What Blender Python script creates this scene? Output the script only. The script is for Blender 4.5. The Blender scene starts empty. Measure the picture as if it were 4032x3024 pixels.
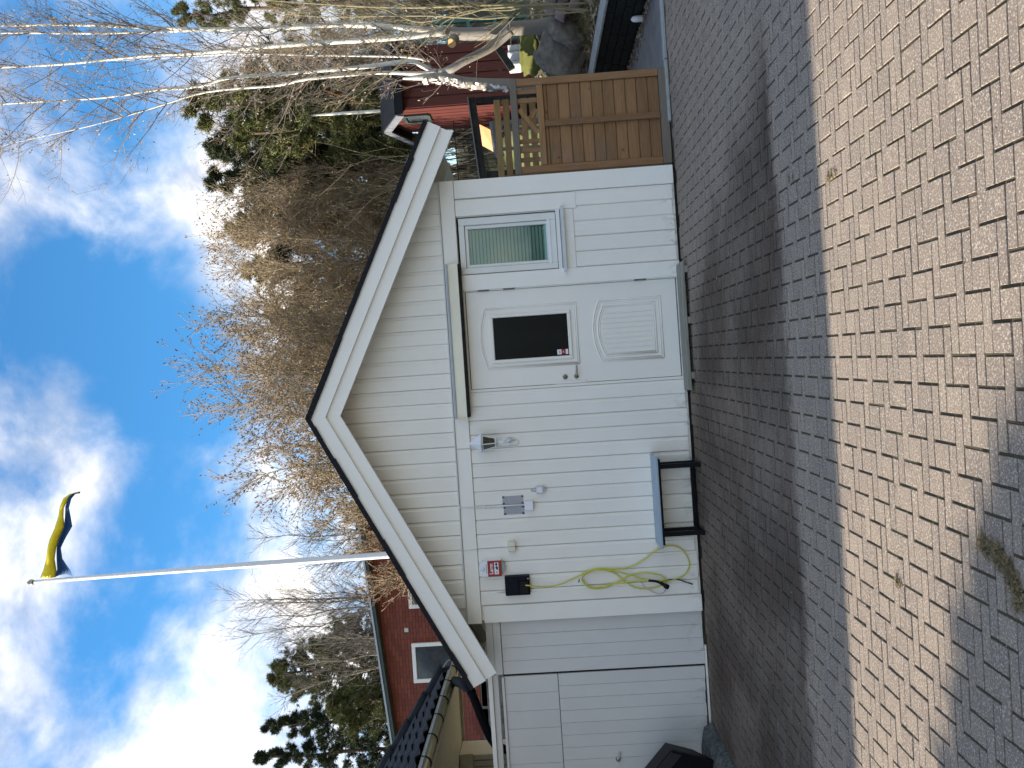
import bpy, bmesh, math, random
import numpy as np
from mathutils import Vector, Matrix, Euler
random.seed(7); np.random.seed(7)
rnd = random.Random(11)
scene = bpy.context.scene
COL = scene.collection
# ------------------------------------------------------------------ camera (the photograph is turned on its side)
FOC = 3028.0; ROLL = math.radians(3.80); PITCH = math.radians(1.75)
CAM = Vector((0.0, -7.38, 1.46))
fwd = Vector((0, math.cos(PITCH), math.sin(PITCH))); rgt = Vector((1, 0, 0)); upv = Vector((0, -math.sin(PITCH), math.cos(PITCH)))
e_u = math.cos(ROLL) * rgt - math.sin(ROLL) * upv
e_v = -math.sin(ROLL) * rgt - math.cos(ROLL) * upv
cam = bpy.data.cameras.new('camera'); camo = bpy.data.objects.new('camera', cam); COL.objects.link(camo)
M = Matrix((e_v, e_u, -fwd)).transposed().to_4x4(); M.translation = CAM
camo.matrix_world = M
cam.sensor_width = 36.0; cam.lens = 36.0 * FOC / 4032.0; cam.clip_start = 0.05; cam.clip_end = 3000
scene.camera = camo
def ray(x, y):
    return e_u * (3024 - y - 1512) + e_v * (x - 2016) + fwd * FOC
def at(x, y, Y):                       # photograph pixel -> point on the plane y = Y
    d = ray(x, y); t = (Y - CAM.y) / d.y
    return CAM + d * t
# ------------------------------------------------------------------ light, sky, exposure
SUN_EL = math.radians(24.5); SUN_AZ_BEHIND = math.radians(0.8)
sdir = Vector((-math.cos(SUN_EL) * math.cos(SUN_AZ_BEHIND), math.cos(SUN_EL) * math.sin(SUN_AZ_BEHIND), math.sin(SUN_EL)))
sun = bpy.data.lights.new('sun', 'SUN'); sun.energy = 2.0; sun.angle = math.radians(0.55); sun.color = (1.0, 0.91, 0.78)
suno = bpy.data.objects.new('sun', sun); COL.objects.link(suno)
suno.rotation_euler = (-sdir).to_track_quat('-Z', 'Y').to_euler()
scene.view_settings.view_transform = 'Standard'; scene.view_settings.look = 'None'
scene.view_settings.gamma = 1.0; scene.view_settings.use_curve_mapping = False
scene.view_settings.exposure = 2.38
world = bpy.data.worlds.new('World'); scene.world = world; world.use_nodes = True
WT = world.node_tree; WT.nodes.clear()
def wn(t, **k):
    n = WT.nodes.new(t)
    for a, b in k.items(): setattr(n, a, b)
    return n
def wmath(op, a, b=None, c=None, clamp=False):
    n = wn('ShaderNodeMath', operation=op); n.use_clamp = clamp
    for i, s in enumerate((a, b, c)):
        if s is None: continue
        if isinstance(s, (int, float)): n.inputs[i].default_value = s
        else: WT.links.new(s, n.inputs[i])
    return n.outputs[0]
sky = wn('ShaderNodeTexSky', sky_type='NISHITA'); sky.sun_disc = False
sky.sun_elevation = SUN_EL; sky.sun_rotation = math.atan2(sdir.x, sdir.y)
sky.air_density = 1.15; sky.dust_density = 0.15; sky.ozone_density = 2.6
tc = wn('ShaderNodeTexCoord'); sep = wn('ShaderNodeSeparateXYZ'); WT.links.new(tc.outputs['Generated'], sep.inputs[0])
zz = wmath('MAXIMUM', sep.outputs['Z'], 0.0); den = wmath('ADD', zz, 0.30)
comb = wn('ShaderNodeCombineXYZ')
WT.links.new(wmath('ADD', sep.outputs['X'], 20.2), comb.inputs[0]); WT.links.new(sep.outputs['Y'], comb.inputs[1]); WT.links.new(wmath('MULTIPLY', sep.outputs['Z'], 1.35), comb.inputs[2])
def wnoise(scale, detail, rough, dist=0.0):
    n = wn('ShaderNodeTexNoise'); n.inputs['Scale'].default_value = scale; n.inputs['Detail'].default_value = detail
    n.inputs['Roughness'].default_value = rough; n.inputs['Distortion'].default_value = dist
    WT.links.new(comb.outputs[0], n.inputs['Vector']); return n.outputs['Fac']
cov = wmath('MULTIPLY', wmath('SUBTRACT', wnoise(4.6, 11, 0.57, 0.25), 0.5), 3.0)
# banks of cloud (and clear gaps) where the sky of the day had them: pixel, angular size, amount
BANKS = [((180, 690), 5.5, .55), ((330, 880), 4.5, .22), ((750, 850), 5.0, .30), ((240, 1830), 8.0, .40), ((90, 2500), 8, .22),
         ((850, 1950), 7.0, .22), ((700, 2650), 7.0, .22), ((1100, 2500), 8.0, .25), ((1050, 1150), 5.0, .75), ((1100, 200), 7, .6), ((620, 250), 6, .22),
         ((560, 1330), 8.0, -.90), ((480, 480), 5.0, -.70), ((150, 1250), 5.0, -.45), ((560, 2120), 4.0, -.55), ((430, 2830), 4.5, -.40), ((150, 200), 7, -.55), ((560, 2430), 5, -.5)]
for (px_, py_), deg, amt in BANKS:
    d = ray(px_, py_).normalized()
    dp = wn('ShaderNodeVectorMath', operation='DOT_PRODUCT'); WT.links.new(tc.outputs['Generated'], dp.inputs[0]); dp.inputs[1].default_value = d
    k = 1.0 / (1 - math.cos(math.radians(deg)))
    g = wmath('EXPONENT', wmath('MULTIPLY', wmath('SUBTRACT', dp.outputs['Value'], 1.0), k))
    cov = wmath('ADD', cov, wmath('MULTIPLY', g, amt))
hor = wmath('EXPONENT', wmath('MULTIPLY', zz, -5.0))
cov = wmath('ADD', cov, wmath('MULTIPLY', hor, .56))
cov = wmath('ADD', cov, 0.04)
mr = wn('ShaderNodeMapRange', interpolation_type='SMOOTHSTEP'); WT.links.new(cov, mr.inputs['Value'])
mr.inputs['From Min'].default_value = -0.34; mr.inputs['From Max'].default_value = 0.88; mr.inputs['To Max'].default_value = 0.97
shade = wnoise(6.5, 8, 0.58, 0.3)
mr2 = wn('ShaderNodeMapRange'); WT.links.new(shade, mr2.inputs['Value']); mr2.inputs['From Min'].default_value = .41; mr2.inputs['From Max'].default_value = .80
cmix = wn('ShaderNodeMix', data_type='RGBA'); WT.links.new(mr2.outputs[0], cmix.inputs['Factor'])
cmix.inputs['A'].default_value = (1.70, 1.72, 1.84, 1); cmix.inputs['B'].default_value = (6.6, 5.8, 4.7, 1)
bl = wn('ShaderNodeMix', data_type='RGBA', blend_type='MULTIPLY'); bl.inputs['Factor'].default_value = 1.0
WT.links.new(sky.outputs[0], bl.inputs['A']); bl.inputs['B'].default_value = (0.165, 0.38, 0.50, 1)
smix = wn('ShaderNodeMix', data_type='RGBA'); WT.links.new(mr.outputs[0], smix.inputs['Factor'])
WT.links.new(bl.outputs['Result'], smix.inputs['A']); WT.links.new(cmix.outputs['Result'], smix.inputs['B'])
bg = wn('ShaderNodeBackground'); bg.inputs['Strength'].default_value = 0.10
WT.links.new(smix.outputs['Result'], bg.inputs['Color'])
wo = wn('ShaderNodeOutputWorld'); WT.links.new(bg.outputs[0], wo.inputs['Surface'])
# ------------------------------------------------------------------ helpers
def tag(o, label=None, cat=None, group=None, kind=None):
    if label: o['label'] = label
    if cat: o['category'] = cat
    if group: o['group'] = group
    if kind: o['kind'] = kind
    return o
def empty(name, loc, label=None, cat=None, group=None):
    o = bpy.data.objects.new(name, None); COL.objects.link(o); o.location = loc; o.empty_display_size = .1
    return tag(o, label, cat, group)
def link(name, me, parent=None, mat=None):
    o = bpy.data.objects.new(name, me); COL.objects.link(o)
    if mat is not None and not me.materials: me.materials.append(mat)
    if parent is not None:
        o.parent = parent; o.matrix_parent_inverse = root_inv(parent)
    return o
def wmat(p):
    m = p.matrix_basis.copy()
    return wmat(p.parent) @ p.matrix_parent_inverse @ m if p.parent else m
def root_inv(p): return wmat(p).inverted()
class MB:
    def __init__(s): s.v = []; s.f = []; s.smooth = False
    def add(s, vs, fs):
        b = len(s.v); s.v += [tuple(p) for p in vs]; s.f += [tuple(i + b for i in f) for f in fs]; return s
    def box(s, x0, x1, y0, y1, z0, z1):
        return s.add([(x0, y0, z0), (x1, y0, z0), (x1, y1, z0), (x0, y1, z0), (x0, y0, z1), (x1, y0, z1), (x1, y1, z1), (x0, y1, z1)],
                     [(0, 3, 2, 1), (4, 5, 6, 7), (0, 1, 5, 4), (1, 2, 6, 5), (2, 3, 7, 6), (3, 0, 4, 7)])
    def cbox(s, x0, x1, y0, y1, z0, z1, c=.004):      # box with chamfered edges (bmesh bevel)
        bm = bmesh.new(); bmesh.ops.create_cube(bm, size=1.0)
        for v in bm.verts: v.co = Vector(((x0 + x1) / 2 + v.co.x * (x1 - x0), (y0 + y1) / 2 + v.co.y * (y1 - y0), (z0 + z1) / 2 + v.co.z * (z1 - z0)))
        bmesh.ops.bevel(bm, geom=bm.edges[:], offset=c, segments=1, affect='EDGES', profile=.5)
        bm.verts.index_update()
        s.add([v.co for v in bm.verts], [[v.index for v in f.verts] for f in bm.faces]); bm.free(); return s
    def bar(s, a, b, w, h, up=(0, 0, 1)):               # rectangular bar from a to b
        a, b = Vector(a), Vector(b); d = (b - a).normalized(); u = Vector(up); sx = d.cross(u)
        if sx.length < 1e-4: sx = d.cross(Vector((0, 1, 0)))
        sx.normalize(); u = sx.cross(d)
        vs = []
        for p in (a, b):
            for i, j in ((-1, -1), (1, -1), (1, 1), (-1, 1)): vs.append(p + sx * (i * w / 2) + u * (j * h / 2))
        return s.add(vs, [(3, 2, 1, 0), (4, 5, 6, 7), (0, 1, 5, 4), (1, 2, 6, 5), (2, 3, 7, 6), (3, 0, 4, 7)])
    def prism(s, poly, axis, lo, hi):                    # polygon in the two other axes, extruded along axis
        n = len(poly); vs = []
        for h in (lo, hi):
            for p in poly:
                q = list(p); q.insert(axis, h); vs.append(q)
        fs = [tuple(range(n))[::-1], tuple(range(n, 2 * n))] + [(i, (i + 1) % n, n + (i + 1) % n, n + i) for i in range(n)]
        return s.add(vs, fs)
    def tube(s, pts, rad, n=8, cap=True):
        pts = [Vector(p) for p in pts]; k = len(pts)
        if isinstance(rad, (int, float)): rad = [rad] * k
        base = len(s.v); prev = None
        for i, p in enumerate(pts):
            t = (pts[min(i + 1, k - 1)] - pts[max(i - 1, 0)]).normalized()
            if prev is None:
                ref = Vector((0, 0, 1)) if abs(t.z) < .9 else Vector((1, 0, 0)); nx = t.cross(ref).normalized()
            else:
                nx = (prev - t * prev.dot(t)).normalized()
            prev = nx; ny = t.cross(nx)
            for j in range(n):
                a = 2 * math.pi * j / n; s.v.append(tuple(p + nx * (math.cos(a) * rad[i]) + ny * (math.sin(a) * rad[i])))
        for i in range(k - 1):
            for j in range(n):
                a = base + i * n + j; b = base + i * n + (j + 1) % n; s.f.append((a, b, b + n, a + n))
        if cap:
            s.f.append(tuple(base + j for j in range(n))[::-1]); s.f.append(tuple(base + (k - 1) * n + j for j in range(n)))
        return s
    def lathe(s, c, prof, n=12, axis='Z'):
        c = Vector(c); base = len(s.v)
        for r, h in prof:
            for j in range(n):
                a = 2 * math.pi * (j + .5) / n
                if axis == 'Z': q = Vector((math.cos(a) * r, math.sin(a) * r, h))
                elif axis == 'Y': q = Vector((math.cos(a) * r, h, math.sin(a) * r))
                else: q = Vector((h, math.cos(a) * r, math.sin(a) * r))
                s.v.append(tuple(c + q))
        k = len(prof)
        for i in range(k - 1):
            for j in range(n):
                a = base + i * n + j; b = base + i * n + (j + 1) % n; s.f.append((a, b, b + n, a + n))
        s.f.append(tuple(base + j for j in range(n))[::-1]); s.f.append(tuple(base + (k - 1) * n + j for j in range(n))); return s
    def mesh(s, name, mat=None, smooth=False):
        me = bpy.data.meshes.new(name); me.from_pydata(s.v, [], s.f); me.update()
        bm = bmesh.new(); bm.from_mesh(me); bmesh.ops.recalc_face_normals(bm, faces=bm.faces); bm.to_mesh(me); bm.free()
        if smooth: me.polygons.foreach_set('use_smooth', [True] * len(me.polygons))
        if mat is not None: me.materials.append(mat)
        return me
    def build(s, name, mat, parent=None, smooth=False):
        return link(name, s.mesh(name, mat, smooth), parent)
def npmesh(name, V, Fc, mat=None, smooth=False):         # fast mesh from numpy arrays (triangles or quads)
    me = bpy.data.meshes.new(name); V = np.asarray(V, np.float32); Fc = np.asarray(Fc, np.int32); k = Fc.shape[1]
    me.vertices.add(len(V)); me.vertices.foreach_set('co', V.ravel())
    me.loops.add(Fc.size); me.loops.foreach_set('vertex_index', Fc.ravel())
    me.polygons.add(len(Fc)); me.polygons.foreach_set('loop_start', np.arange(len(Fc), dtype=np.int32) * k)
    me.polygons.foreach_set('loop_total', np.full(len(Fc), k, np.int32))
    me.polygons.foreach_set('use_smooth', np.full(len(Fc), smooth))
    me.update(calc_edges=True)
    if mat is not None: me.materials.append(mat)
    return me
def segmesh(name, S, mat, n=3):                            # S rows: p0 p1 r0 r1 -> little tapered tubes
    S = np.asarray(S, np.float64); p0, p1, r0, r1 = S[:, :3], S[:, 3:6], S[:, 6], S[:, 7]
    d = p1 - p0; d /= np.maximum(np.linalg.norm(d, axis=1, keepdims=True), 1e-6)
    ref = np.where(np.abs(d[:, 2:3]) < .9, np.array([[0, 0, 1.]]), np.array([[1., 0, 0]]))
    a = np.cross(d, ref); a /= np.linalg.norm(a, axis=1, keepdims=True); b = np.cross(d, a)
    V = np.zeros((len(S), 2 * n, 3))
    for j in range(n):
        t = 2 * math.pi * j / n; o = a * math.cos(t) + b * math.sin(t)
        V[:, j] = p0 + o * r0[:, None]; V[:, n + j] = p1 + o * r1[:, None]
    base = (np.arange(len(S)) * 2 * n)[:, None]
    Fs = [base + np.array([[j, (j + 1) % n, n + (j + 1) % n, n + j]]) for j in range(n)]
    return npmesh(name, V.reshape(-1, 3), np.concatenate(Fs), mat, smooth=True)
# ------------------------------------------------------------------ materials
def new_mat(name):
    m = bpy.data.materials.new(name); m.use_nodes = True; nt = m.node_tree; b = nt.nodes['Principled BSDF']; return m, nt, b
def add(nt, t, **k):
    n = nt.nodes.new(t)
    for a, b in k.items(): setattr(n, a, b)
    return n
def mth(nt, op, a, b=None, clamp=False):
    n = add(nt, 'ShaderNodeMath', operation=op); n.use_clamp = clamp
    for i, s in enumerate((a, b)):
        if s is None: continue
        if isinstance(s, (int, float)): n.inputs[i].default_value = s
        else: nt.links.new(s, n.inputs[i])
    return n.outputs[0]
def mixc(nt, fac, a, b):
    n = add(nt, 'ShaderNodeMix', data_type='RGBA')
    for key, s in (('Factor', fac), ('A', a), ('B', b)):
        i = n.inputs[key]
        if isinstance(s, (int, float)): i.default_value = s
        elif isinstance(s, tuple): i.default_value = (*s[:3], 1)
        else: nt.links.new(s, i)
    return n.outputs['Result']
def noise(nt, vec, scale, detail=4, rough=.55, dist=0., stretch=None):
    if stretch:
        mp = add(nt, 'ShaderNodeMapping'); mp.inputs['Scale'].default_value = stretch; nt.links.new(vec, mp.inputs['Vector']); vec = mp.outputs[0]
    n = add(nt, 'ShaderNodeTexNoise'); n.inputs['Scale'].default_value = scale; n.inputs['Detail'].default_value = detail
    n.inputs['Roughness'].default_value = rough; n.inputs['Distortion'].default_value = dist
    nt.links.new(vec, n.inputs['Vector']); return n.outputs['Fac']
def ramp(nt, fac, lo, hi, smooth=True):
    n = add(nt, 'ShaderNodeMapRange', interpolation_type='SMOOTHSTEP' if smooth else 'LINEAR')
    nt.links.new(fac, n.inputs['Value']); n.inputs['From Min'].default_value = lo; n.inputs['From Max'].default_value = hi
    return n.outputs[0]
def bump(nt, b, h, strength, dist=.01):
    n = add(nt, 'ShaderNodeBump'); n.inputs['Strength'].default_value = strength; n.inputs['Distance'].default_value = dist
    nt.links.new(h, n.inputs['Height']); nt.links.new(n.outputs[0], b.inputs['Normal'])
def pos(nt): return add(nt, 'ShaderNodeNewGeometry').outputs['Position']
def objrand(nt): return add(nt, 'ShaderNodeObjectInfo').outputs['Random']
def basic(name, c1, c2=None, rough=.6, scale=8., bumps=0., metal=0., stretch=None, spec=.4, var=0., bscale=None):
    m, nt, b = new_mat(name); p = pos(nt)
    c2 = c2 or tuple(x * .8 for x in c1)
    f = ramp(nt, noise(nt, p, scale, 6, .6, .2, stretch), .3, .7)
    col = mixc(nt, f, c1, c2)
    if var:
        r = objrand(nt); hs = add(nt, 'ShaderNodeHueSaturation'); nt.links.new(col, hs.inputs['Color'])
        nt.links.new(mth(nt, 'ADD', mth(nt, 'MULTIPLY', r, 2 * var), 1 - var), hs.inputs['Value']); col = hs.outputs[0]
    nt.links.new(col, b.inputs['Base Color']); b.inputs['Roughness'].default_value = rough; b.inputs['Metallic'].default_value = metal
    b.inputs['Specular IOR Level'].default_value = spec
    if bumps: bump(nt, b, noise(nt, p, bscale or scale * 6, 5, .6, 0, stretch), bumps, .01)
    return m
MT = {}
# white painted timber: faint brush marks, grime that creeps up from the ground, a few scuffs
def white_paint(name, base, grime=.5, var=.02):
    m, nt, b = new_mat(name); p = pos(nt)
    f = ramp(nt, noise(nt, p, 3.0, 6, .6, .3), .35, .75)
    c = mixc(nt, mth(nt, 'MULTIPLY', f, .5), base, tuple(x * .93 for x in base))
    st = ramp(nt, noise(nt, p, 5, 6, .65, 0, (6, 6, .35)), .55, .85)
    c = mixc(nt, mth(nt, 'MULTIPLY', st, .16), c, (.50, .50, .46))
    sp = add(nt, 'ShaderNodeSeparateXYZ'); nt.links.new(p, sp.inputs[0])
    low = mth(nt, 'POWER', mth(nt, 'SUBTRACT', 1.0, mth(nt, 'MULTIPLY', sp.outputs['Z'], 3.2, True), True), 2.2)
    gs = ramp(nt, noise(nt, p, 9, 7, .7, .5, (1, 1, .5)), .50, .66)
    c = mixc(nt, mth(nt, 'MULTIPLY', mth(nt, 'MULTIPLY', low, gs), grime * 1.5, True), c, (.30, .29, .26))
    r = objrand(nt); hs = add(nt, 'ShaderNodeHueSaturation'); nt.links.new(c, hs.inputs['Color'])
    nt.links.new(mth(nt, 'ADD', mth(nt, 'MULTIPLY', r, 2 * var), 1 - var), hs.inputs['Value'])
    nt.links.new(hs.outputs[0], b.inputs['Base Color']); b.inputs['Roughness'].default_value = .5; b.inputs['Specular IOR Level'].default_value = .35
    bump(nt, b, noise(nt, p, 30, 5, .6, 0, (1, 1, .06)), .18, .004)
    return m
MT['white'] = white_paint('white_paint', (.85, .82, .745))
MT['trim'] = white_paint('white_trim_paint', (.865, .84, .77), .35, .01)
MT['grey_white'] = white_paint('greyed_white_paint', (.65, .645, .62), .5, .02)
MT['door'] = basic('door_paint', (.84, .81, .735), (.81, .785, .72), .35, 4, .05, bscale=120)
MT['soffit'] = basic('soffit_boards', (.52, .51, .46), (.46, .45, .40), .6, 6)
MT['felt'] = basic('roof_felt', (.012, .013, .016), (.022, .023, .026), .8, 40, .5, spec=.15)
MT['plinth'] = basic('dark_plinth', (.014, .013, .013), (.028, .026, .024), .9, 20, .3, spec=.1)
MT['black'] = basic('black_plastic', (.006, .006, .008), (.010, .010, .011), .5, 30, spec=.15)
MT['charger'] = basic('charger_plastic', (.004, .005, .010), (.006, .007, .013), .5, 30, spec=.12)
MT['black_metal'] = basic('black_metal', (.005, .006, .008), (.009, .009, .011), .5, 30, spec=.12)
MT['steel'] = basic('steel', (.45, .44, .42), (.35, .34, .33), .28, 30, 0, 1.0)
MT['brass'] = basic('aged_brass', (.42, .37, .27), (.3, .26, .2), .3, 30, 0, 1.0)
MT['cream'] = basic('cream_sheet', (.80, .74, .56), (.74, .68, .52), .45, 3)
MT['lead'] = basic('lead_flashing', (.40, .45, .50), (.33, .37, .42), .5, 12)
MT['cream_plastic'] = basic('cream_plastic', (.74, .68, .54), (.70, .64, .5), .4, 10)
MT['white_plastic'] = basic('white_plastic', (.80, .81, .84), (.77, .78, .8), .4, 10)
MT['old_plastic'] = basic('greyed_plastic', (.62, .63, .62), (.56, .57, .56), .5, 10)
MT['red'] = basic('alarm_red', (.34, .008, .014), (.30, .008, .012), .4, 5)
MT['text_white'] = basic('print_white', (.80, .78, .78), (.78, .76, .76), .5, 5)
MT['text_dark'] = basic('print_dark', (.02, .02, .03), (.03, .03, .03), .5, 5)
MT['text_grey'] = basic('print_grey', (.40, .40, .44), (.44, .44, .46), .5, 5)
MT['pale_blue'] = basic('pale_blue_print', (.60, .74, .84), (.66, .8, .88), .4, 5)
MT['alarm_base'] = basic('alarm_base', (.36, .44, .40), (.30, .37, .34), .5, 5)
MT['drain'] = basic('black_drain', (.005, .005, .006), (.008, .008, .009), .7, 9, spec=.06)
MT['vent'] = basic('vent_mesh', (.42, .42, .44), (.36, .36, .38), .6, 60, .4)
MT['tape'] = basic('dark_tape', (.06, .06, .07), (.1, .1, .11), .6, 50)
MT['yellow'] = basic('yellow_cable', (.62, .60, .07), (.55, .53, .06), .45, 20)
MT['table'] = basic('blue_grey_board', (.37, .46, .52), (.30, .39, .46), .55, 6, .15, 0, (.6, 6, 6))
MT['step'] = basic('weathered_plank', (.33, .32, .26), (.21, .20, .165), .9, 5, .4, 0, (.5, 8, 8), .15)
MT['concrete'] = basic('path_concrete', (.20, .20, .195), (.15, .15, .148), .85, 5, .3, bscale=90)
MT['kerb'] = basic('pale_kerb', (.36, .37, .36), (.28, .29, .28), .85, 12, .3)
MT['slate'] = basic('dark_block', (.026, .027, .026), (.012, .0125, .012), .85, 25, .8, var=.15, spec=.15)
MT['cap'] = basic('wall_cap', (.34, .35, .33), (.24, .25, .24), .8, 14, .3)
MT['tile'] = basic('black_tile', (.011, .012, .014), (.018, .019, .022), .6, 10, .2, var=.2, spec=.2)
MT['beige'] = basic('beige_siding', (.47, .44, .35), (.42, .39, .31), .6, 4, .1, var=.03)
MT['gutter'] = basic('khaki_gutter', (.34, .32, .22), (.28, .26, .18), .3, 6, 0, .3)
MT['silver_edge'] = basic('zinc_edge', (.36, .38, .40), (.3, .32, .33), .4, 10, 0, .6)
MT['windowframe'] = basic('window_frame_paint', (.74, .75, .71), (.70, .71, .68), .4, 5)
MT['rubber'] = basic('rubber_seal', (.08, .085, .08), (.1, .1, .1), .6, 5)
MT['stone'] = basic('field_stone', (.21, .185, .15), (.10, .088, .07), .9, 7, 1.0)
MT['stone_pink'] = basic('pinkish_block', (.30, .22, .21), (.22, .16, .155), .9, 8, .6)
MT['stone_pale'] = basic('pale_block', (.62, .61, .60), (.5, .49, .48), .9, 8, .4)
MT['granite'] = basic('rough_granite', (.13, .14, .13), (.045, .05, .048), .9, 26, .9)
MT['moss'] = basic('moss', (.10, .115, .022), (.14, .13, .04), .95, 18, 1.0)
MT['green_paint'] = basic('green_paint', (.05, .16, .13), (.04, .12, .10), .5, 8)
MT['orange'] = basic('orange_sheet', (.60, .19, .008), (.52, .15, .006), .5, 8)
MT['grey_wood'] = basic('grey_wood', (.20, .20, .20), (.13, .13, .13), .8, 6, .3, 0, (8, 8, .6))
MT['dark_wood'] = basic('dark_wood', (.020, .018, .017), (.04, .037, .033), .8, 8, .4, spec=.15)
MT['red_wood'] = basic('falu_red', (.115, .020, .012), (.065, .012, .008), .8, 9, .5, 0, (9, 9, .5))
MT['roof_black'] = basic('black_sheet_roof', (.008, .009, .011), (.014, .016, .018), .55, 6, spec=.12)
MT['barge_grey'] = basic('grey_barge', (.20, .21, .24), (.13, .135, .14), .6, 9)
MT['iron'] = basic('black_iron', (.012, .012, .012), (.02, .019, .018), .6, 20)
MT['bag'] = basic('black_bag', (.003, .003, .005), (.006, .006, .008), .5, 12, spec=.12)
MT['rib'] = basic('rim_rib_grey', (.05, .05, .055), (.035, .035, .04), .5, 12, spec=.3)
MT['blue_strap'] = basic('blue_strap', (.015, .02, .16), (.01, .015, .1), .5, 12)
MT['pole'] = basic('white_pole', (.82, .82, .80), (.78, .78, .77), .35, 4)
MT['flag_y'] = basic('pennant_yellow', (.88, .66, .015), (.82, .60, .015), .7, 6)
MT['flag_b'] = basic('pennant_blue', (.015, .07, .20), (.012, .05, .15), .7, 6)
MT['fascia'] = basic('dark_green_fascia', (.05, .07, .06), (.035, .05, .045), .45, 8)
MT['hinge'] = basic('rusty_hinge', (.10, .085, .075), (.2, .18, .17), .6, 60)
def wood(name, a, b_, knots=True, horiz=True):
    m, nt, b = new_mat(name); p = pos(nt)
    st = (1.2, 10, 14) if horiz else (14, 10, 1.2)
    ad = add(nt, 'ShaderNodeVectorMath', operation='ADD'); nt.links.new(p, ad.inputs[0])
    cb = add(nt, 'ShaderNodeCombineXYZ'); r = objrand(nt); nt.links.new(mth(nt, 'MULTIPLY', r, 37.), cb.inputs[0]); nt.links.new(cb.outputs[0], ad.inputs[1]); q = ad.outputs[0]
    g = ramp(nt, noise(nt, q, 3.5, 6, .65, .8, st), .32, .70)
    c = mixc(nt, g, a, b_)
    if knots:
        vo = add(nt, 'ShaderNodeTexVoronoi'); vo.inputs['Scale'].default_value = 5.0; nt.links.new(q, vo.inputs['Vector'])
        k = ramp(nt, vo.outputs['Distance'], .10, .045)
        c = mixc(nt, mth(nt, 'MULTIPLY', k, .7), c, tuple(x * .32 for x in b_))
    gr = ramp(nt, noise(nt, p, 2.2, 4, .6), .5, .75); c = mixc(nt, mth(nt, 'MULTIPLY', gr, .35), c, (.16, .14, .12))
    hs = add(nt, 'ShaderNodeHueSaturation'); nt.links.new(c, hs.inputs['Color']); nt.links.new(mth(nt, 'ADD', mth(nt, 'MULTIPLY', r, .4), .8), hs.inputs['Value'])
    nt.links.new(hs.outputs[0], b.inputs['Base Color']); b.inputs['Roughness'].default_value = .75
    bump(nt, b, noise(nt, q, 12, 5, .6, 0, st), .3, .004); return m
MT['wood_h'] = wood('larch_boards', (.275, .145, .060), (.19, .098, .038))
MT['wood_v'] = wood('larch_stiles', (.25, .132, .056), (.175, .092, .038), True, False)
MT['wood_grey'] = wood('greyed_rail', (.20, .155, .115), (.15, .13, .11), True, True)
MT['wood_y'] = wood('honey_wood', (.27, .165, .060), (.20, .12, .042), False, True)
# glass
def glass(name, tint, refl=.12, rough=.02):
    m, nt, b = new_mat(name); nt.nodes.remove(b)
    tr = add(nt, 'ShaderNodeBsdfTransparent'); tr.inputs[0].default_value = (*tint, 1)
    gl = add(nt, 'ShaderNodeBsdfGlossy'); gl.inputs['Roughness'].default_value = rough; gl.inputs['Color'].default_value = (.9, .95, .95, 1)
    fr = add(nt, 'ShaderNodeFresnel'); fr.inputs['IOR'].default_value = 1.5
    mx = add(nt, 'ShaderNodeMixShader'); nt.links.new(mth(nt, 'ADD', fr.outputs[0], refl, True), mx.inputs[0])
    nt.links.new(tr.outputs[0], mx.inputs[1]); nt.links.new(gl.outputs[0], mx.inputs[2])
    nt.links.new(mx.outputs[0], nt.nodes['Material Output'].inputs['Surface']); return m
MT['glass'] = glass('window_glass', (.80, .93, .91), .0)
MT['lamp_glass'] = glass('smoked_glass', (.30, .28, .22), .02, .1)
MT['blind'] = basic('teal_blind', (.30, .38, .37), (.26, .33, .325), .5, 5)
MT['dark_glass'] = basic('dark_door_glass', (.004, .006, .005), (.007, .009, .008), .30, 3, 0, 0, None, .12)
MT['house_glass'] = basic('house_glass', (.03, .036, .042), (.06, .065, .07), .12, 4, 0, 0, None, .6)
MT['interior'] = basic('dark_interior', (.02, .022, .022), (.03, .03, .03), .9, 4)
# ================================================================== THE SETTING
def sstep(a, b, x):
    t = min(max((x - a) / (b - a), 0), 1); return t * t * (3 - 2 * t)
def terrain(x, y):
    z = -.14 + 2.7 * sstep(6.5, 15, y) + .10 * max(0, y - 15)
    z += .9 * sstep(4.0, 6.5, x) * sstep(1.5, 4, y) * (1 - .5 * sstep(8, 14, y))
    z += .8 * sstep(-3, -9, x) * sstep(9, 15, y)
    return z
xs = np.concatenate([np.linspace(-400, -30, 12), np.linspace(-26, 26, 80), np.linspace(30, 400, 12)])
ys = np.concatenate([np.linspace(-300, -14, 10), np.linspace(-12, 34, 70), np.linspace(38, 400, 14)])
V = []; Fq = []
for j, y in enumerate(ys):
    for i, x in enumerate(xs):
        h = terrain(x, min(y, 34)) + (min(max(0, y - 34), 66) * .06 if y > 34 else 0)
        if y > 7: h += .12 * math.sin(x * 1.7 + y) * math.cos(y * 1.3 - x * .6)
        V.append((x, y, h))
nx_ = len(xs)
for j in range(len(ys) - 1):
    for i in range(nx_ - 1): Fq.append((j * nx_ + i, j * nx_ + i + 1, (j + 1) * nx_ + i + 1, (j + 1) * nx_ + i))
def ground_mat():
    m, nt, b = new_mat('garden_ground'); p = pos(nt)
    f = ramp(nt, noise(nt, p, .5, 7, .65, .4), .40, .62)
    c = mixc(nt, f, (.105, .085, .05), (.075, .095, .03))
    g = ramp(nt, noise(nt, p, 9, 6, .7), .45, .7); c = mixc(nt, mth(nt, 'MULTIPLY', g, .6), c, (.17, .13, .08))
    nt.links.new(c, b.inputs['Base Color']); b.inputs['Roughness'].default_value = .95
    bump(nt, b, noise(nt, p, 22, 6, .7), .8, .05); return m
MT['ground'] = ground_mat()
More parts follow.
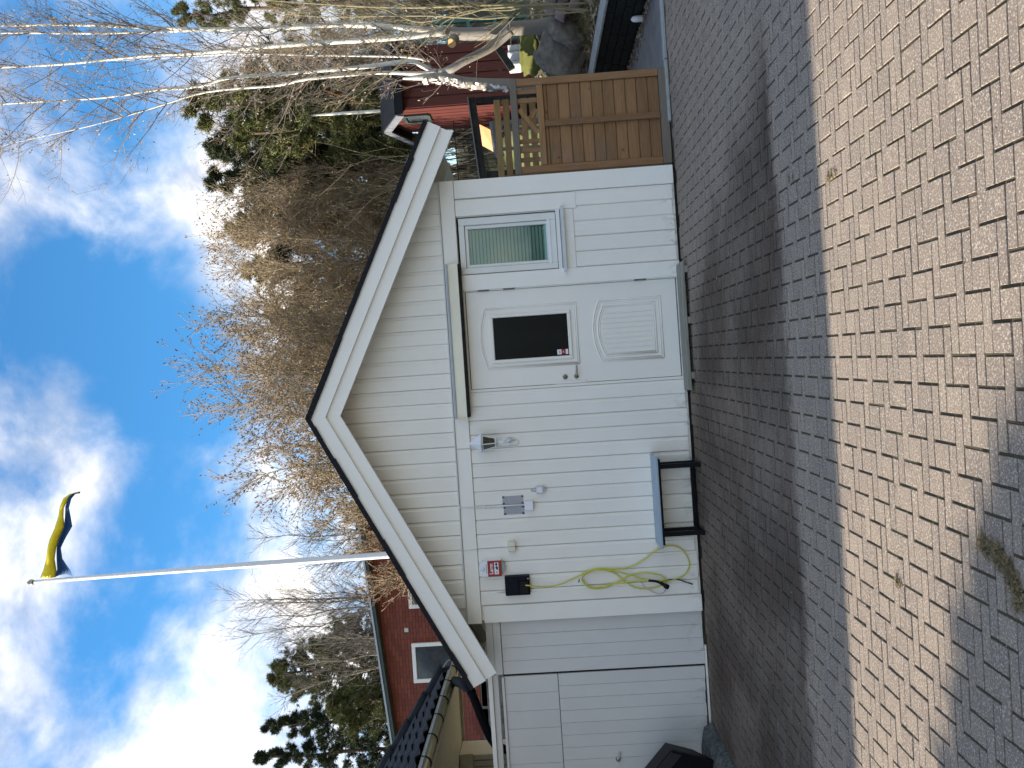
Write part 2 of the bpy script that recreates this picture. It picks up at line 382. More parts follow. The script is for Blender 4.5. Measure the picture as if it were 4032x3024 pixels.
tag(link('ground', npmesh('ground', V, Fq, MT['ground'], True)), kind='structure')
# ---- paving: interlocking blocks (long bars and near-squares), 105 x 50/100 mm, turned 1.6 degrees to the wall
def paver_mat(name, joint=False):
    m, nt, b = new_mat(name); p = pos(nt)
    sp = add(nt, 'ShaderNodeSeparateXYZ'); nt.links.new(p, sp.inputs[0]); X, Y = sp.outputs['X'], sp.outputs['Y']
    wob = mth(nt, 'MULTIPLY', mth(nt, 'SUBTRACT', noise(nt, p, 1.6, 6, .6, .3), .5), 1.0)
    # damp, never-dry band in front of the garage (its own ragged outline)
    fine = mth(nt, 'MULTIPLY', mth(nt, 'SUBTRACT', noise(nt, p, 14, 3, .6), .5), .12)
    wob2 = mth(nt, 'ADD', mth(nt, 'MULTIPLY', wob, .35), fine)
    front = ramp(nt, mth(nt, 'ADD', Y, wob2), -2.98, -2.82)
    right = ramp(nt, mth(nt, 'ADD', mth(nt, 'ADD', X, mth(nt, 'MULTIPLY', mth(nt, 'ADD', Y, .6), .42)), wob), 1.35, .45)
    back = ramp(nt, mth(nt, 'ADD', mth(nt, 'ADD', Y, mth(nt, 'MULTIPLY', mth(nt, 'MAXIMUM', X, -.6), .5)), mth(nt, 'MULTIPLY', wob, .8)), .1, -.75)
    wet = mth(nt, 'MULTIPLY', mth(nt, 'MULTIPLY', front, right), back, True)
    blotch = ramp(nt, noise(nt, p, .9, 5, .6, .2), .30, .62)
    wet = mth(nt, 'MULTIPLY', wet, mth(nt, 'ADD', .55, mth(nt, 'MULTIPLY', blotch, .45)), True)
    isl = add(nt, 'ShaderNodeNewGeometry').outputs['Random Per Island']
    r = mth(nt, 'FRACT', mth(nt, 'ADD', isl, objrand(nt)))
    if joint:
        j = ramp(nt, noise(nt, p, 2.0, 5, .65), .42, .62)
        c = mixc(nt, j, (.075, .058, .040), (.078, .072, .032))
        c = mixc(nt, mth(nt, 'MULTIPLY', ramp(nt, noise(nt, p, 160, 2, .5), .5, .7), .5), c, (.16, .14, .11))
    else:
        big = ramp(nt, noise(nt, p, .8, 5, .6), .35, .70)
        c = mixc(nt, big, (.305, .238, .178), (.262, .205, .158))
        c = mixc(nt, mth(nt, 'MULTIPLY', r, .75), c, (.210, .165, .132))
        grit = noise(nt, p, 120, 3, .75)
        c = mixc(nt, mth(nt, 'MULTIPLY', ramp(nt, grit, .52, .66), .70), c, (.70, .62, .50))
        c = mixc(nt, mth(nt, 'MULTIPLY', ramp(nt, grit, .48, .34), .62), c, (.15, .115, .085))
        c = mixc(nt, mth(nt, 'MULTIPLY', ramp(nt, noise(nt, p, 40, 4, .6), .50, .75), .30), c, (.17, .145, .12))
        stain = ramp(nt, noise(nt, p, 3.2, 6, .62, .5), .60, .72); c = mixc(nt, mth(nt, 'MULTIPLY', stain, .25), c, (.15, .13, .11))
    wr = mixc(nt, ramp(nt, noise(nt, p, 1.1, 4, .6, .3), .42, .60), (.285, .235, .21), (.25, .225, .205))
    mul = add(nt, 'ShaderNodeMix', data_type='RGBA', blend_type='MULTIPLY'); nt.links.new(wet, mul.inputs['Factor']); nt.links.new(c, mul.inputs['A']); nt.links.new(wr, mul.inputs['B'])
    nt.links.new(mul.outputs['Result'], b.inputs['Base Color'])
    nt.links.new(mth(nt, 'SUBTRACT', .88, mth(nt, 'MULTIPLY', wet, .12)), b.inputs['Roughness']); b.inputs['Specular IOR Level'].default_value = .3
    bump(nt, b, noise(nt, p, 170, 4, .7), .55 if not joint else .9, .006); return m
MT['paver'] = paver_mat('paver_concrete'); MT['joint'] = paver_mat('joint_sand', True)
PAV = MB(); PAV.add([(-14, -7.0, -.0046), (5.6, -7.0, -.0046), (5.6, .035, -.0046), (-14, .20, -.0046)], [(0, 1, 2, 3)])
paving = tag(PAV.build('paving', MT['joint']), kind='structure')
mb = MB(); mb.add([(-14, -16, -.004), (9, -16, -.004), (9, -6.2, -.004), (-14, -6.2, -.004)], [(0, 1, 2, 3)])
tag(mb.build('driveway', MT['paver']), kind='structure')
ANG = math.radians(-1.6); ca, sa = math.cos(ANG), math.sin(ANG)
X0, Y0, LX, NY = .2185, -4.248, .1048, .0496
def p2w(s, t): return (X0 + s * ca - t * sa, Y0 + s * sa + t * ca)
def block(sx, sy, h=.05, c=.0011):
    a, b_ = sx / 2, sy / 2
    v = [(-a, -b_, -h), (a, -b_, -h), (a, b_, -h), (-a, b_, -h), (-a, -b_, -c), (a, -b_, -c), (a, b_, -c), (-a, b_, -c),
         (-a + c, -b_ + c, 0), (a - c, -b_ + c, 0), (a - c, b_ - c, 0), (-a + c, b_ - c, 0)]
    f = [(0, 1, 5, 4), (1, 2, 6, 5), (2, 3, 7, 6), (3, 0, 4, 7), (4, 5, 9, 8), (5, 6, 10, 9), (6, 7, 11, 10), (7, 4, 8, 11), (8, 9, 10, 11)]
    return v, f
barv, blkf = block(2 * LX - .0122, NY - .0058); sqv, _ = block(LX - .0122, 2 * NY - .0058)
pieces = []
pr = random.Random(3)
for i in range(-62, 56):
    sx = i * LX                                  # row i spans s in [sx-LX, sx]
    off = NY * ((i) % 4)
    for k in range(-16, 26):
        t0 = 4 * NY * k - off                    # far edge of the first narrow bar of this row
        for typ, sc, tc_ in ((0, sx - LX, t0 - NY / 2), (1, sx - LX / 2, t0 - 3 * NY)):
            w = p2w(sc, tc_)
            dep = w[1] - CAM.y
            if w[1] > -.03 - .0 * w[0] or dep < 1.6: continue
            q = Vector((w[0], w[1], 0)) - CAM
            fz = q.dot(fwd)
            if fz < .5: continue
            a = q.dot(e_u) / fz * FOC; b_ = q.dot(e_v) / fz * FOC
            vis = abs(a) < 1512 and abs(b_) < 2016
            if abs(a) > 1512 + 2200 or b_ > 2016 + 700: continue
            pieces.append((fz if vis else fz + 100, typ, w))
pieces.sort(key=lambda q: q[0])
bar_me = MB().add(barv, blkf).mesh('paver', MT['paver']); sq_me = MB().add(sqv, blkf).mesh('paver', MT['paver'])
for n_, (d_, typ, w) in enumerate(pieces[:300]):
    o = bpy.data.objects.new('paver', (bar_me, sq_me)[typ]); COL.objects.link(o); o.parent = paving
    o.location = (w[0], w[1], pr.gauss(0, .0012)); o.rotation_euler = (pr.gauss(0, .006), pr.gauss(0, .005), ANG + pr.gauss(0, .006))
FV = []; FF = []
bv = np.array(barv); sv = np.array(sqv); bf = np.array(blkf)
for n_, (d_, typ, w) in enumerate(pieces[300:]):
    v = (bv, sv)[typ].copy(); a = ANG + pr.gauss(0, .006); c_, s_ = math.cos(a), math.sin(a)
    zt = v[:, 2] + pr.gauss(0, .0012) + v[:, 0] * pr.gauss(0, .005) + v[:, 1] * pr.gauss(0, .006)
    FV.append(np.stack([w[0] + v[:, 0] * c_ - v[:, 1] * s_, w[1] + v[:, 0] * s_ + v[:, 1] * c_, zt], 1)); FF.append(bf + 12 * n_)
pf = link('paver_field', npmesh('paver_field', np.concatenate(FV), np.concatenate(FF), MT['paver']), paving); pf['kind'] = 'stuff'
# ---- path, kerb behind the paving on the right
mb = MB(); mb.add([(2.0, .10, .004), (3.95, .10, .004), (3.95, 7, .004), (2.0, 7, .004)], [(0, 1, 2, 3)])
tag(mb.build('path', MT['concrete']), kind='structure')
kerb = empty('kerb', (3.3, .07, 0)); tag(kerb, kind='structure')
for k in range(4):
    MB().cbox(2.42 + k * .60, 3.014 + k * .60, .04, .115, -.08, .020 + .002 * (k % 2), .006).build('kerb_stone', MT['kerb'], kerb)
# ---- retaining wall of dark blocks beside the path
rw = empty('retaining_wall', (4.02, 2.2, 0), 'low dark block retaining wall with pale cap beside the grey path', 'retaining wall')
wr_ = random.Random(5)
for c in range(5):
    y = .18 - (.2 if c % 2 else 0)
    while y < 6.2:
        L = wr_.uniform(.34, .46); o = MB().cbox(3.945 + wr_.uniform(-.004, .004) + c * .004, 4.16, max(y, .10), min(y + L - .008, 6.3), -.06 + c * .098, .030 + c * .098, .006).build('block', MT['slate'], rw); y += L
y = .08
while y < 6.2: MB().cbox(3.935, 4.19, y, y + .595, .432, .462, .006).build('cap_stone', MT['cap'], rw); y += .60
# planting bed behind it
def bed_h(x, y): return .42 + .55 * sstep(4.1, 5.6, x) + .10 * math.sin(3.1 * x + 1.7 * y) * sstep(4.3, 4.8, x) + .05 * math.sin(7 * x - 4 * y) * sstep(4.3, 4.8, x)
V = []; Fq = []; bx_ = np.linspace(4.15, 11, 46); by_ = np.linspace(-.4, 8.5, 50)
for y in by_:
    for x in bx_: V.append((x, y, bed_h(x, y)))
for j in range(49):
    for i in range(45): Fq.append((j * 46 + i, j * 46 + i + 1, (j + 1) * 46 + i + 1, (j + 1) * 46 + i))
MT['bed'] = basic('bed_soil', (.065, .05, .035), (.07, .085, .03), .95, 6, 1.0)
tag(link('planting_bed', npmesh('planting_bed', V, Fq, MT['bed'], True)), kind='structure')
V = []; Fq = []
gx_ = np.linspace(2.3, 9.5, 30); gy_ = np.linspace(6.9, 16, 30)
MT['lawn'] = basic('lawn', (.16, .20, .05), (.20, .19, .08), .95, 7, 1.0)
for y in gy_:
    for x in gx_: V.append((x, y, terrain(x, y) + .16 + 1.15 * sstep(6.95, 7.9, y) * (1 - sstep(8, 12, y)) * (1 - sstep(5.0, 5.7, x)) - .3 * sstep(5.0, 5.7, x) + .12 * math.sin(x * 1.7 + y) * math.cos(y * 1.3 - x * .6)))
for j in range(29):
    for i in range(29): Fq.append((j * 30 + i, j * 30 + i + 1, (j + 1) * 30 + i + 1, (j + 1) * 30 + i))
tag(link('lawn', npmesh('lawn', V, Fq, MT['lawn'], True)), kind='structure')
# ================================================================== GARAGE
XL, XR = -2.27, 1.98; GD = 5.4; YO = -.32        # wall corners, depth, roof overhang in front
AX, AZ = -.195, 3.60                              # ridge (top of felt)
RX, RZ = 2.47, 2.325; LXE, LZ = -2.775, 2.245
slR = (AZ - RZ) / (RX - AX); slL = (AZ - LZ) / (AX - LXE)
def roof_top(x): return AZ - (x - AX) * slR if x > AX else AZ - (AX - x) * slL
garage = empty('garage', ((XL + XR) / 2, GD / 2, 0), 'white boarded garage with low gable roof, door and small window', 'garage')
# structural shell (behind the boards)
inner = .26
def under(x): return roof_top(x) - inner
sh = MB()
poly = [(XL + .02, .0), (1.14, .0), (XR - .02, .0), (XR - .02, under(XR) + .1), (AX, under(AX) + .1), (XL + .02, under(XL) + .1)]
# front wall with holes for door (-.055..0.925) and window (1.075..1.62)
def wallbox(x0, x1, z0, z1): MBF.box(x0, x1, .003, .10, z0, z1)
MBF = MB(); wallbox(XL + .02, -.06, .02, 2.15); wallbox(-.06, .93, 2.10, 2.15); wallbox(.93, 1.07, .02, 2.15); wallbox(1.07, 1.63, .02, 1.14); wallbox(1.07, 1.63, 2.12, 2.15); wallbox(1.63, XR - .02, .02, 2.15)
MBF.prism([(XL + .02, 2.151), (XR - .02, 2.151), (XR - .02, under(XR) + .12), (AX, under(AX) + .12), (XL + .02, under(XL) + .12)], 1, .003, .10)
MBF.build('front_wall', MT['white'], garage)
side = MB(); side.box(XL, XL + .1, .105, GD, .0, under(XL) + .1); side.box(XR - .1, XR, .105, GD, .0, under(XR) + .1)
side.prism([(XL, 0), (XR, 0), (XR, under(XR) + .1), (AX, under(AX) + .1), (XL, under(XL) + .1)], 1, GD + .01, GD + .1)
side.build('side_walls', MT['white'], garage)
MB().box(XL + .03, XR - .03, -.004, .09, -.06, .018).build('plinth', MT['plinth'], garage)
MB().box(XL + .12, XR - .12, .9, .92, .0, 2.3).build('inner_partition', MT['interior'], garage)
# boards
PITCHB = .1385; br = random.Random(19)
def board(x0, x1, zb, zt, jit=0.0, yb=-.002):
    w = x1 - x0; g0 = br.uniform(.0012, .0034)
    prof = [(x0 + g0, yb), (x0 + g0, yb - .012), (x0 + .0105, yb - .022), (x1 - .027, yb - .022), (x1 - .020, yb - .0150), (x1 - .0006, yb - .0140), (x1 - .0006, yb)]
    m = MB(); n = len(prof)
    vs = [(x, y, zb + jit) for x, y in prof] + [(x, y, zt(x) if callable(zt) else zt) for x, y in prof]
    m.add(vs, [tuple(range(n))[::-1], tuple(range(n, 2 * n))] + [(i, (i + 1) % n, n + (i + 1) % n, n + i) for i in range(n)])
    return m
br = random.Random(9)
def run_boards(xa, xb, zb, zt, name='board'):
    n = max(1, round((xb - xa) / PITCHB)); w = (xb - xa) / n
    for i in range(n): board(xa + i * w, xa + (i + 1) * w, zb, zt, br.uniform(-.008, .010)).build(name, MT['white'], garage)
run_boards(-2.105, -.062, .045, 2.118)            # left of the door
run_boards(1.073, 1.80, .045, .992)               # under the window
gz = lambda x: under(x) + .02
n = 30; w = (XR - XL) / n                          # gable boards above the frieze
for i in range(n):
    a, b_ = XL + i * w, XL + (i + 1) * w
    if max(gz(a), gz(b_)) < 2.30: continue
    m = MB(); yb = -.002
    if min(gz(a), gz(b_)) > 2.30 and not (a < AX < b_): board(a, b_, 2.268, gz, br.uniform(-.006, .006)).build('gable_board', MT['white'], garage)
    elif a < AX < b_: board(a, b_, 2.268, lambda x: gz(x) - .004, 0).build('gable_board', MT['white'], garage)
# trim
def plank(name, x0, x1, z0, z1, y0=-.002, t=.028, mat='trim', par=None):
    return MB().cbox(x0, x1, y0 - t, y0, z0, z1, .003).build(name, MT[mat], par or garage)
plank('corner_board', 1.805, XR, .025, 2.118); plank('corner_board', XL, -2.11, .02, 2.10)
plank('frieze_board', XL, XR, 2.122, 2.258, -.002, .034)
plank('casing', 1.636, 1.79, .962, 2.118, -.003, .026); plank('casing', .918, 1.068, .022, 2.118, -.003, .030)
plank('window_apron', 1.069, 1.634, .994, 1.088, -.003, .024)
mb = MB(); mb.cbox(XL, XR, -.052, -.003, 2.260, 2.272, .002); mb.build('frieze_flashing', MT['old_plastic'], garage)
# barge boards: two stepped boards per side, hanging under the felt edge
def barge(name, xa, za, xb, zb_, d0, d1, y0, y1, xc):
    # along the slope from eave (xa,za) to ridge xc ; d0..d1 = distance below the felt
    return MB().prism([(xa, za - d0), (xb, zb_ - d0), (xb, zb_ - d1), (xa, za - d1)], 1, y0, y1).build(name, MT['trim'], garage)
for s_, xe, ze in ((1, RX, RZ), (-1, LXE, LZ)):
    sl = slR if s_ > 0 else slL
    dx, dz = s_ * .0, 0
    nrm = Vector((s_ * math.sin(math.atan(sl)), math.cos(math.atan(sl))))         # outward normal of the slope in (x,z)
    along = Vector((AX - xe, AZ - ze)).normalized()
    E0 = Vector((xe, ze)); R0 = Vector((AX, AZ))
    def q(p0, d, cut=0): return p0 - nrm * d
    def ridge(d): return Vector((AX, AZ - d / nrm.y))
    d = (.040, .168, .285)
    for nm, da, db, ya, yb_ in (('barge_board', d[0], d[1] , YO - .030, YO), ('barge_board', d[1] - .012, d[2], YO - .001, YO + .027)):
        pa, pb, pc, pd = q(E0, da), ridge(da), ridge(db), q(E0, db)
        MB().prism([pa, pb, pc, pd], 1, ya, yb_).build(nm, MT['trim'], garage)
    # roof slab of felt with a drip edge, soffit boards beneath
    pa, pb, pc, pd = E0, ridge(0), ridge(.032), q(E0, .032)
    MB().prism([pa, pb, pc, pd], 1, YO - .042, GD + .3).build('roof_felt', MT['felt'], garage)
    mbx = MB(); kk = 14
    for i in range(kk):
        ya = YO + .03 + i * (GD + .2 - YO) / kk; yb_ = YO + .03 + (i + 1) * (GD + .2 - YO) / kk - .006
        pa, pb, pc, pd = q(E0, .06), ridge(.06), ridge(.085), q(E0, .085)
        MB().prism([pa, pb, pc, pd], 1, ya, yb_).build('soffit_board', MT['soffit'], garage)
    # rafters under the eaves
    for i in range(7):
        yy = YO + .05 + i * .9
        pa = q(E0, .087) + along * .06; pb = q(E0, .087) + along * .75; pc = q(E0, .19) + along * .75; pd = q(E0, .17) + along * .06
        MB().prism([pa, pb, pc, pd], 1, yy, yy + .05).build('rafter', MT['soffit'], garage)
    # felt edge lapping over the barge, in uneven scraps
    mbx = MB(); Ln = (R0 - E0).length; t = 0
    while t < Ln - .02:
        w_ = br.uniform(.12, .5); t2 = min(t + w_, Ln); dn = .038 + br.uniform(0, .016)
        a_, b2 = E0 + along * t, E0 + along * t2
        mbx.prism([a_ - nrm * .004, b2 - nrm * .004, b2 - nrm * dn, a_ - nrm * (dn + br.uniform(-.006, .006))], 1, YO - .050, YO - .0425); t = t2
    mbx.build('felt_drip_edge', MT['felt'], garage)
# gutter of the garage, left eave
# ---- door
door = MB().cbox(-.028, .906, -.004, .035, .068, 2.075, .004).build('door', MT['door'], garage)
fr = MB(); fr.box(-.058, -.032, -.012, .06, .03, 2.10); fr.box(.909, .925, -.012, .06, .03, 2.10); fr.box(-.032, .909, -.012, .06, 2.082, 2.10); fr.build('frame', MT['door'], door)
MB().box(-.05, .915, -.010, .05, .012, .058).build('threshold', MT['trim'], door)
MB().box(-.032, .909, .040, .05, .058, 2.082).build('seal', MT['rubber'], door)
def groove_path(pts, w=.010, d=.006, y=-.004):            # raised bead along a polyline in (x,z)
    m = MB(); P = [Vector((p[0], y, p[1])) for p in pts]
    m.tube(P, w * .68, 6); return m
def arch(x0, x1, z0, z1, rise, n=14):
    pts = [(x0, z1)]
    for i in range(n + 1):
        t = i / n; pts.append((x0 + (x1 - x0) * t, z1 + rise * (1 - (2 * t - 1) ** 2)))
    return [(x0, z0)] + pts[1:] + [(x1, z0), (x0, z0)]
for (x0, x1, z0, z1, r, w_) in ((.156, .738, 1.028, 1.900, .055, .014), (.170, .724, 1.044, 1.884, .055, .008)):
    groove_path(arch(x0, x1, z0, z1, r), w_).build('bead', MT['door'], door, True)
for k, (x0, x1, z0, z1, r) in enumerate(((.158, .742, .222, .806, .070), (.176, .725, .241, .792, .066), (.212, .690, .280, .770, .060), (.228, .674, .296, .757, .057))):
    groove_path(arch(x0, x1, z0, z1, r), .013 if k % 2 == 0 else .008).build('bead', MT['door'], door, True)
for k in range(8):
    x = .236 + (k + 1) * (.43 / 9); MB().box(x - .004, x + .004, -.0105, -.003, .31, .748 + .045 * (1 - ((x - .451) / .223) ** 2)).build('panel_rib', MT['door'], door)
gf = MB()
for a in ((.205, .238, 1.085, 1.862), (.641, .674, 1.085, 1.862), (.238, .641, 1.085, 1.119), (.238, .641, 1.829, 1.862)): gf.cbox(a[0], a[1], -.022, -.0035, a[2], a[3], .006)
gf.build('pane_frame', MT['door'], door)
MB().box(.236, .643, -.009, -.0045, 1.117, 1.831).build('pane', MT['dark_glass'], door)
# small sticker inside the lower corner of the pane
st = MB().box(.252, .300, -.0115, -.0095, 1.128, 1.232).build('sticker', MT['text_white'], door)
MB().box(.251, .301, -.0135, -.0117, 1.152, 1.192).build('sticker_band', MT['red'], door)
MB().box(.262, .290, -.0128, -.0117, 1.202, 1.216).build('sticker_print', MT['text_grey'], door)
tw = MB(); tw.bar((.268, -.0145, 1.165), (.276, -.0145, 1.180), .004, .002, (0, 1, 0)); tw.bar((.276, -.0145, 1.180), (.286, -.0145, 1.166), .004, .002, (0, 1, 0)); tw.build('sticker_mark', MT['text_white'], door)
lk = MB().lathe((.034, -.004, 1.173), [(.024, 0), (.024, -.008), (.019, -.012), (.019, -.016), (.006, -.017)], 16, 'Y').build('lock', MT['brass'], door, True)
MB().lathe((.034, -.0205, 1.173), [(.012, 0), (.012, -.003)], 12, 'Y').build('lock_core', MT['hinge'], door)
hd = MB().lathe((.034, -.004, 1.066), [(.023, 0), (.023, -.007), (.015, -.011), (.011, -.013), (.010, -.045)], 16, 'Y')
hd.tube([(.034, -.045, 1.066), (.045, -.055, 1.066), (.085, -.056, 1.062), (.138, -.052, 1.058)], [.010, .010, .009, .007], 8); hd.build('handle', MT['brass'], door, True)
MB().cbox(-.030, -.006, -.016, -.0045, .970, 1.275, .003).build('strike_plate', MT['door'], door)
for z_ in (1.90, 1.655, .40): MB().lathe((.912, -.020, z_), [(.008, -.055), (.008, .055)], 8).build('hinge', MT['hinge'], door)
# ---- window
MT['green_dark'] = basic('dim_room', (.15, .225, .22), (.13, .20, .195), .8, 4)
win = MB()
for a in ((1.078, 1.136, 1.168, 2.100), (1.548, 1.616, 1.168, 2.100), (1.136, 1.548, 1.168, 1.228), (1.136, 1.548, 2.045, 2.100)): win.cbox(a[0], a[1], -.012, .06, a[2], a[3], .004)
win = win.build('window', MT['windowframe'], garage)
sf = MB()
for a in ((1.139, 1.168, 1.231, 2.042), (1.512, 1.545, 1.231, 2.042), (1.168, 1.512, 1.231, 1.262), (1.168, 1.512, 2.012, 2.042)): sf.cbox(a[0], a[1], .004, .05, a[2], a[3], .004)
sf.build('sash', MT['windowframe'], win)
MB().box(1.166, 1.514, .022, .026, 1.260, 2.014).build('pane', MT['glass'], win)
bl_ = MB(); z_ = 1.285
while z_ < 2.0: bl_.bar((1.17, .055, z_), (1.51, .055, z_), .002, .0250, (0, .30, 1)); z_ += .0340
bo = bl_.build('blind', MT['blind'], win); bo['kind'] = 'stuff'
MB().box(1.165, 1.515, .040, .066, 1.262, 1.284).build('blind_rail', MT['white_plastic'], win)
MB().box(1.15, 1.53, .08, .09, 1.2, 2.05).build('blind_backing', MT['green_dark'], win)
MB().cbox(1.128, 1.556, -.020, -.0135, 1.222, 1.250, .002).build('weather_bar', MT['white_plastic'], win)
ws = MB().prism([(-.075, 1.100), (-.002, 1.118), (-.002, 1.126), (-.079, 1.106), (-.079, 1.088), (-.075, 1.088)], 0, 1.036, 1.658).build('sill', MT['old_plastic'], win)
MB().box(1.05, 1.645, -.030, -.002, 1.128, 1.164).build('sill_board', MT['windowframe'], win)
# ================================================================== THINGS ON THE GARAGE WALL
cn = empty('door_canopy', (.44, -.08, 2.2), 'cream curved metal canopy strip above the white door', 'canopy')
prof = []
for i in range(8):
    t = i / 7; prof.append((-.038 - .075 * t ** .8, 2.238 - .112 * t ** 1.25))
outer = prof + [(p[0] + .004, p[1] - .004) for p in prof[::-1]]
MB().prism(outer, 0, -.295, 1.178).build('hood', MT['cream'], cn)
MB().box(-.30, 1.183, -.068, -.0365, 2.230, 2.246).build('flashing', MT['lead'], cn)
MB().box(-.285, 1.168, -.120, -.040, 2.098, 2.124).build('dark_underside', MT['plinth'], cn)  # near-black bar along the underside of the hood
MB().box(-.296, -.291, -.122, -.038, 2.112, 2.225).build('end_plate', MT['cream'], cn)
# lantern
ln = empty('wall_lantern', (-.535, -.13, 1.86), 'white four-sided wall lantern left of the door', 'lantern')
lx, ly = -.538, -.135
def pyr(m, c, half0, z0, half1, z1):
    x, y = c; m.add([(x - half0, y - half0, z0), (x + half0, y - half0, z0), (x + half0, y + half0, z0), (x - half0, y + half0, z0), (x - half1, y - half1, z1), (x + half1, y - half1, z1), (x + half1, y + half1, z1), (x - half1, y + half1, z1)],
                                [(0, 3, 2, 1), (4, 5, 6, 7), (0, 1, 5, 4), (1, 2, 6, 5), (2, 3, 7, 6), (3, 0, 4, 7)]); return m
ROT = math.radians(38)
def spin(m):
    c_, s_ = math.cos(ROT), math.sin(ROT); m.v = [(lx + (x - lx) * c_ - (y - ly) * s_, ly + (x - lx) * s_ + (y - ly) * c_, z) for x, y, z in m.v]; return m
cap = MB(); hs_ = [(.066, 2.008), (.050, 2.032), (.034, 2.062), (.020, 2.092), (.006, 2.118), (.004, 2.132)]
for (a, z0), (b_, z1) in zip(hs_, hs_[1:]): pyr(cap, (lx, ly), a, z0, b_, z1)
spin(cap).build('cap', MT['white_plastic'], ln)
spin(pyr(MB(), (lx, ly), .067, 1.998, .067, 2.007)).build('cap_rim', MT['old_plastic'], ln)
cage = MB()
for i, j in ((-1, -1), (1, -1), (1, 1), (-1, 1)): cage.bar((lx + i * .030, ly + j * .030, 1.878), (lx + i * .050, ly + j * .050, 1.998), .009, .009)
for h_, z_ in ((.031, 1.874), (.049, 1.992)):
    for a, b_ in (((-1, -1), (1, -1)), ((1, -1), (1, 1)), ((1, 1), (-1, 1)), ((-1, 1), (-1, -1))): cage.bar((lx + a[0] * h_, ly + a[1] * h_, z_), (lx + b_[0] * h_, ly + b_[1] * h_, z_), .009, .009)
spin(cage).build('cage', MT['windowframe'], ln)
spin(pyr(MB(), (lx, ly), .027, 1.880, .046, 1.990)).build('pane', MT['lamp_glass'], ln)
MB().lathe((lx, ly, 0), [(.012, 1.888), (.014, 1.91), (.020, 1.945), (.012, 1.97)], 10).build('bulb', MT['text_white'], ln, True)
spin(pyr(MB(), (lx, ly), .020, 1.850, .033, 1.872)).build('collar', MT['old_plastic'], ln)
arm = MB(); arm.lathe((lx, ly, 0), [(.012, 1.770), (.016, 1.80), (.013, 1.83), (.018, 1.852)], 10)
arm.tube([(lx, ly, 1.775), (lx + .006, ly, 1.745), (lx + .006, ly + .05, 1.72), (lx + .004, ly + .095, 1.735), (lx + .004, -.022, 1.76)], .010, 8)
arm.build('arm', MT['white_plastic'], ln, True)
mt_ = MB(); mt_.lathe((lx + .004, -.022, 1.745), [(.030, 0), (.028, -.010), (.016, -.016), (.012, -.03)], 12, 'Y'); mt_.lathe((lx + .006, -.022, 1.705), [(.014, 0), (.012, -.018)], 10, 'Y'); mt_.build('wall_plate', MT['old_plastic'], ln, True)
MB().tube([(lx + .006, -.030, 1.70), (lx + .004, -.032, 1.672), (lx - .012, -.031, 1.657), (lx - .032, -.030, 1.660), (lx - .046, -.028, 1.68), (lx - .048, -.026, 1.78), (lx - .048, -.026, 2.12), (lx - .050, -.040, 2.13), (lx - .050, -.042, 2.255)], .0042, 6).build('lead', MT['old_plastic'], ln, True)
# two ventilation patches
def vent(x0, x1, z0, z1, lab, dz):
    t = empty('vent_patch', ((x0 + x1) / 2, -.024, z0), lab, 'vent', 'vent patches on the garage wall')
    m = MB(); m.prism([(x0, z0), (x1, z0 + dz), (x1 - .002, z1), (x0 + .004, z1 + .004)], 1, -.0285, -.0235); m.build('mesh_patch', MT['vent'], t)
    for cx, cz in ((x0 + .008, z0 + .012), (x1 - .009, z0 + .010), (x0 + .010, z1 - .010), (x1 - .008, z1 - .008)):
        MB().box(cx - .009, cx + .009, -.0305, -.029, cz - .010, cz + .010).build('tape', MT['tape'], t)
vent(-1.148, -1.068, 1.648, 1.848, 'grey mesh vent patch, the one nearer the lantern', .004); vent(-1.247, -1.168, 1.645, 1.842, 'grey mesh vent patch, the one nearer the red alarm sign', .003)
jb = empty('junction_box', (-1.167, -.03, 1.56), 'square white junction box under the two vent patches', 'junction box')
MB().cbox(-1.211, -1.122, -.075, -.023, 1.556, 1.641, .006).build('housing', MT['white_plastic'], jb)
cnd = MB().tube([(-1.158, -.036, 1.641), (-1.157, -.036, 1.86), (-1.153, -.032, 2.118), (-1.153, -.048, 2.14), (-1.150, -.048, 2.262), (-1.10, -.046, 2.275)], [.009, .009, .006, .006, .006, .006], 8).build('conduit', MT['white_plastic'], jb, True)
for z_ in (1.86, 2.02): MB().box(-1.170, -1.144, -.046, -.022, z_, z_ + .012).build('clip', MT['white_plastic'], jb)
sb = empty('sensor_box', (-1.02, -.03, 1.45), 'small white sensor box with a looped tab on top', 'sensor')
MB().cbox(-1.058, -.987, -.060, -.023, 1.452, 1.522, .005).build('housing', MT['old_plastic'], sb); MB().cbox(-1.048, -.997, -.064, -.0605, 1.462, 1.512, .003).build('cover', MT['white_plastic'], sb)
MB().prism([(-1.05, 1.452), (-.995, 1.452), (-1.005, 1.432), (-1.04, 1.432)], 1, -.055, -.024).build('base', MT['text_grey'], sb)
MB().tube([(-1.038, -.03, 1.522), (-1.036, -.03, 1.555), (-1.022, -.03, 1.572), (-1.010, -.03, 1.555), (-1.008, -.03, 1.522)], .005, 6).build('tab', MT['text_grey'], sb, True)
ot = empty('outdoor_socket', (-1.545, -.03, 1.75), 'cream double outdoor socket beside the red alarm sign', 'socket')
MB().cbox(-1.595, -1.494, -.068, -.023, 1.758, 1.828, .008).build('housing', MT['cream_plastic'], ot)
for x0 in (-1.590, -1.542): MB().cbox(x0, x0 + .043, -.080, -.069, 1.752, 1.822, .006).build('flap', MT['cream_plastic'], ot)
MB().tube([(-1.545, -.030, 1.828), (-1.548, -.028, 1.84), (-1.552, -.027, 2.118), (-1.556, -.042, 2.135), (-1.560, -.042, 2.25), (-1.60, -.042, 2.268), (-1.75, -.042, 2.276)], .0035, 6).build('lead', MT['white_plastic'], ot, True)
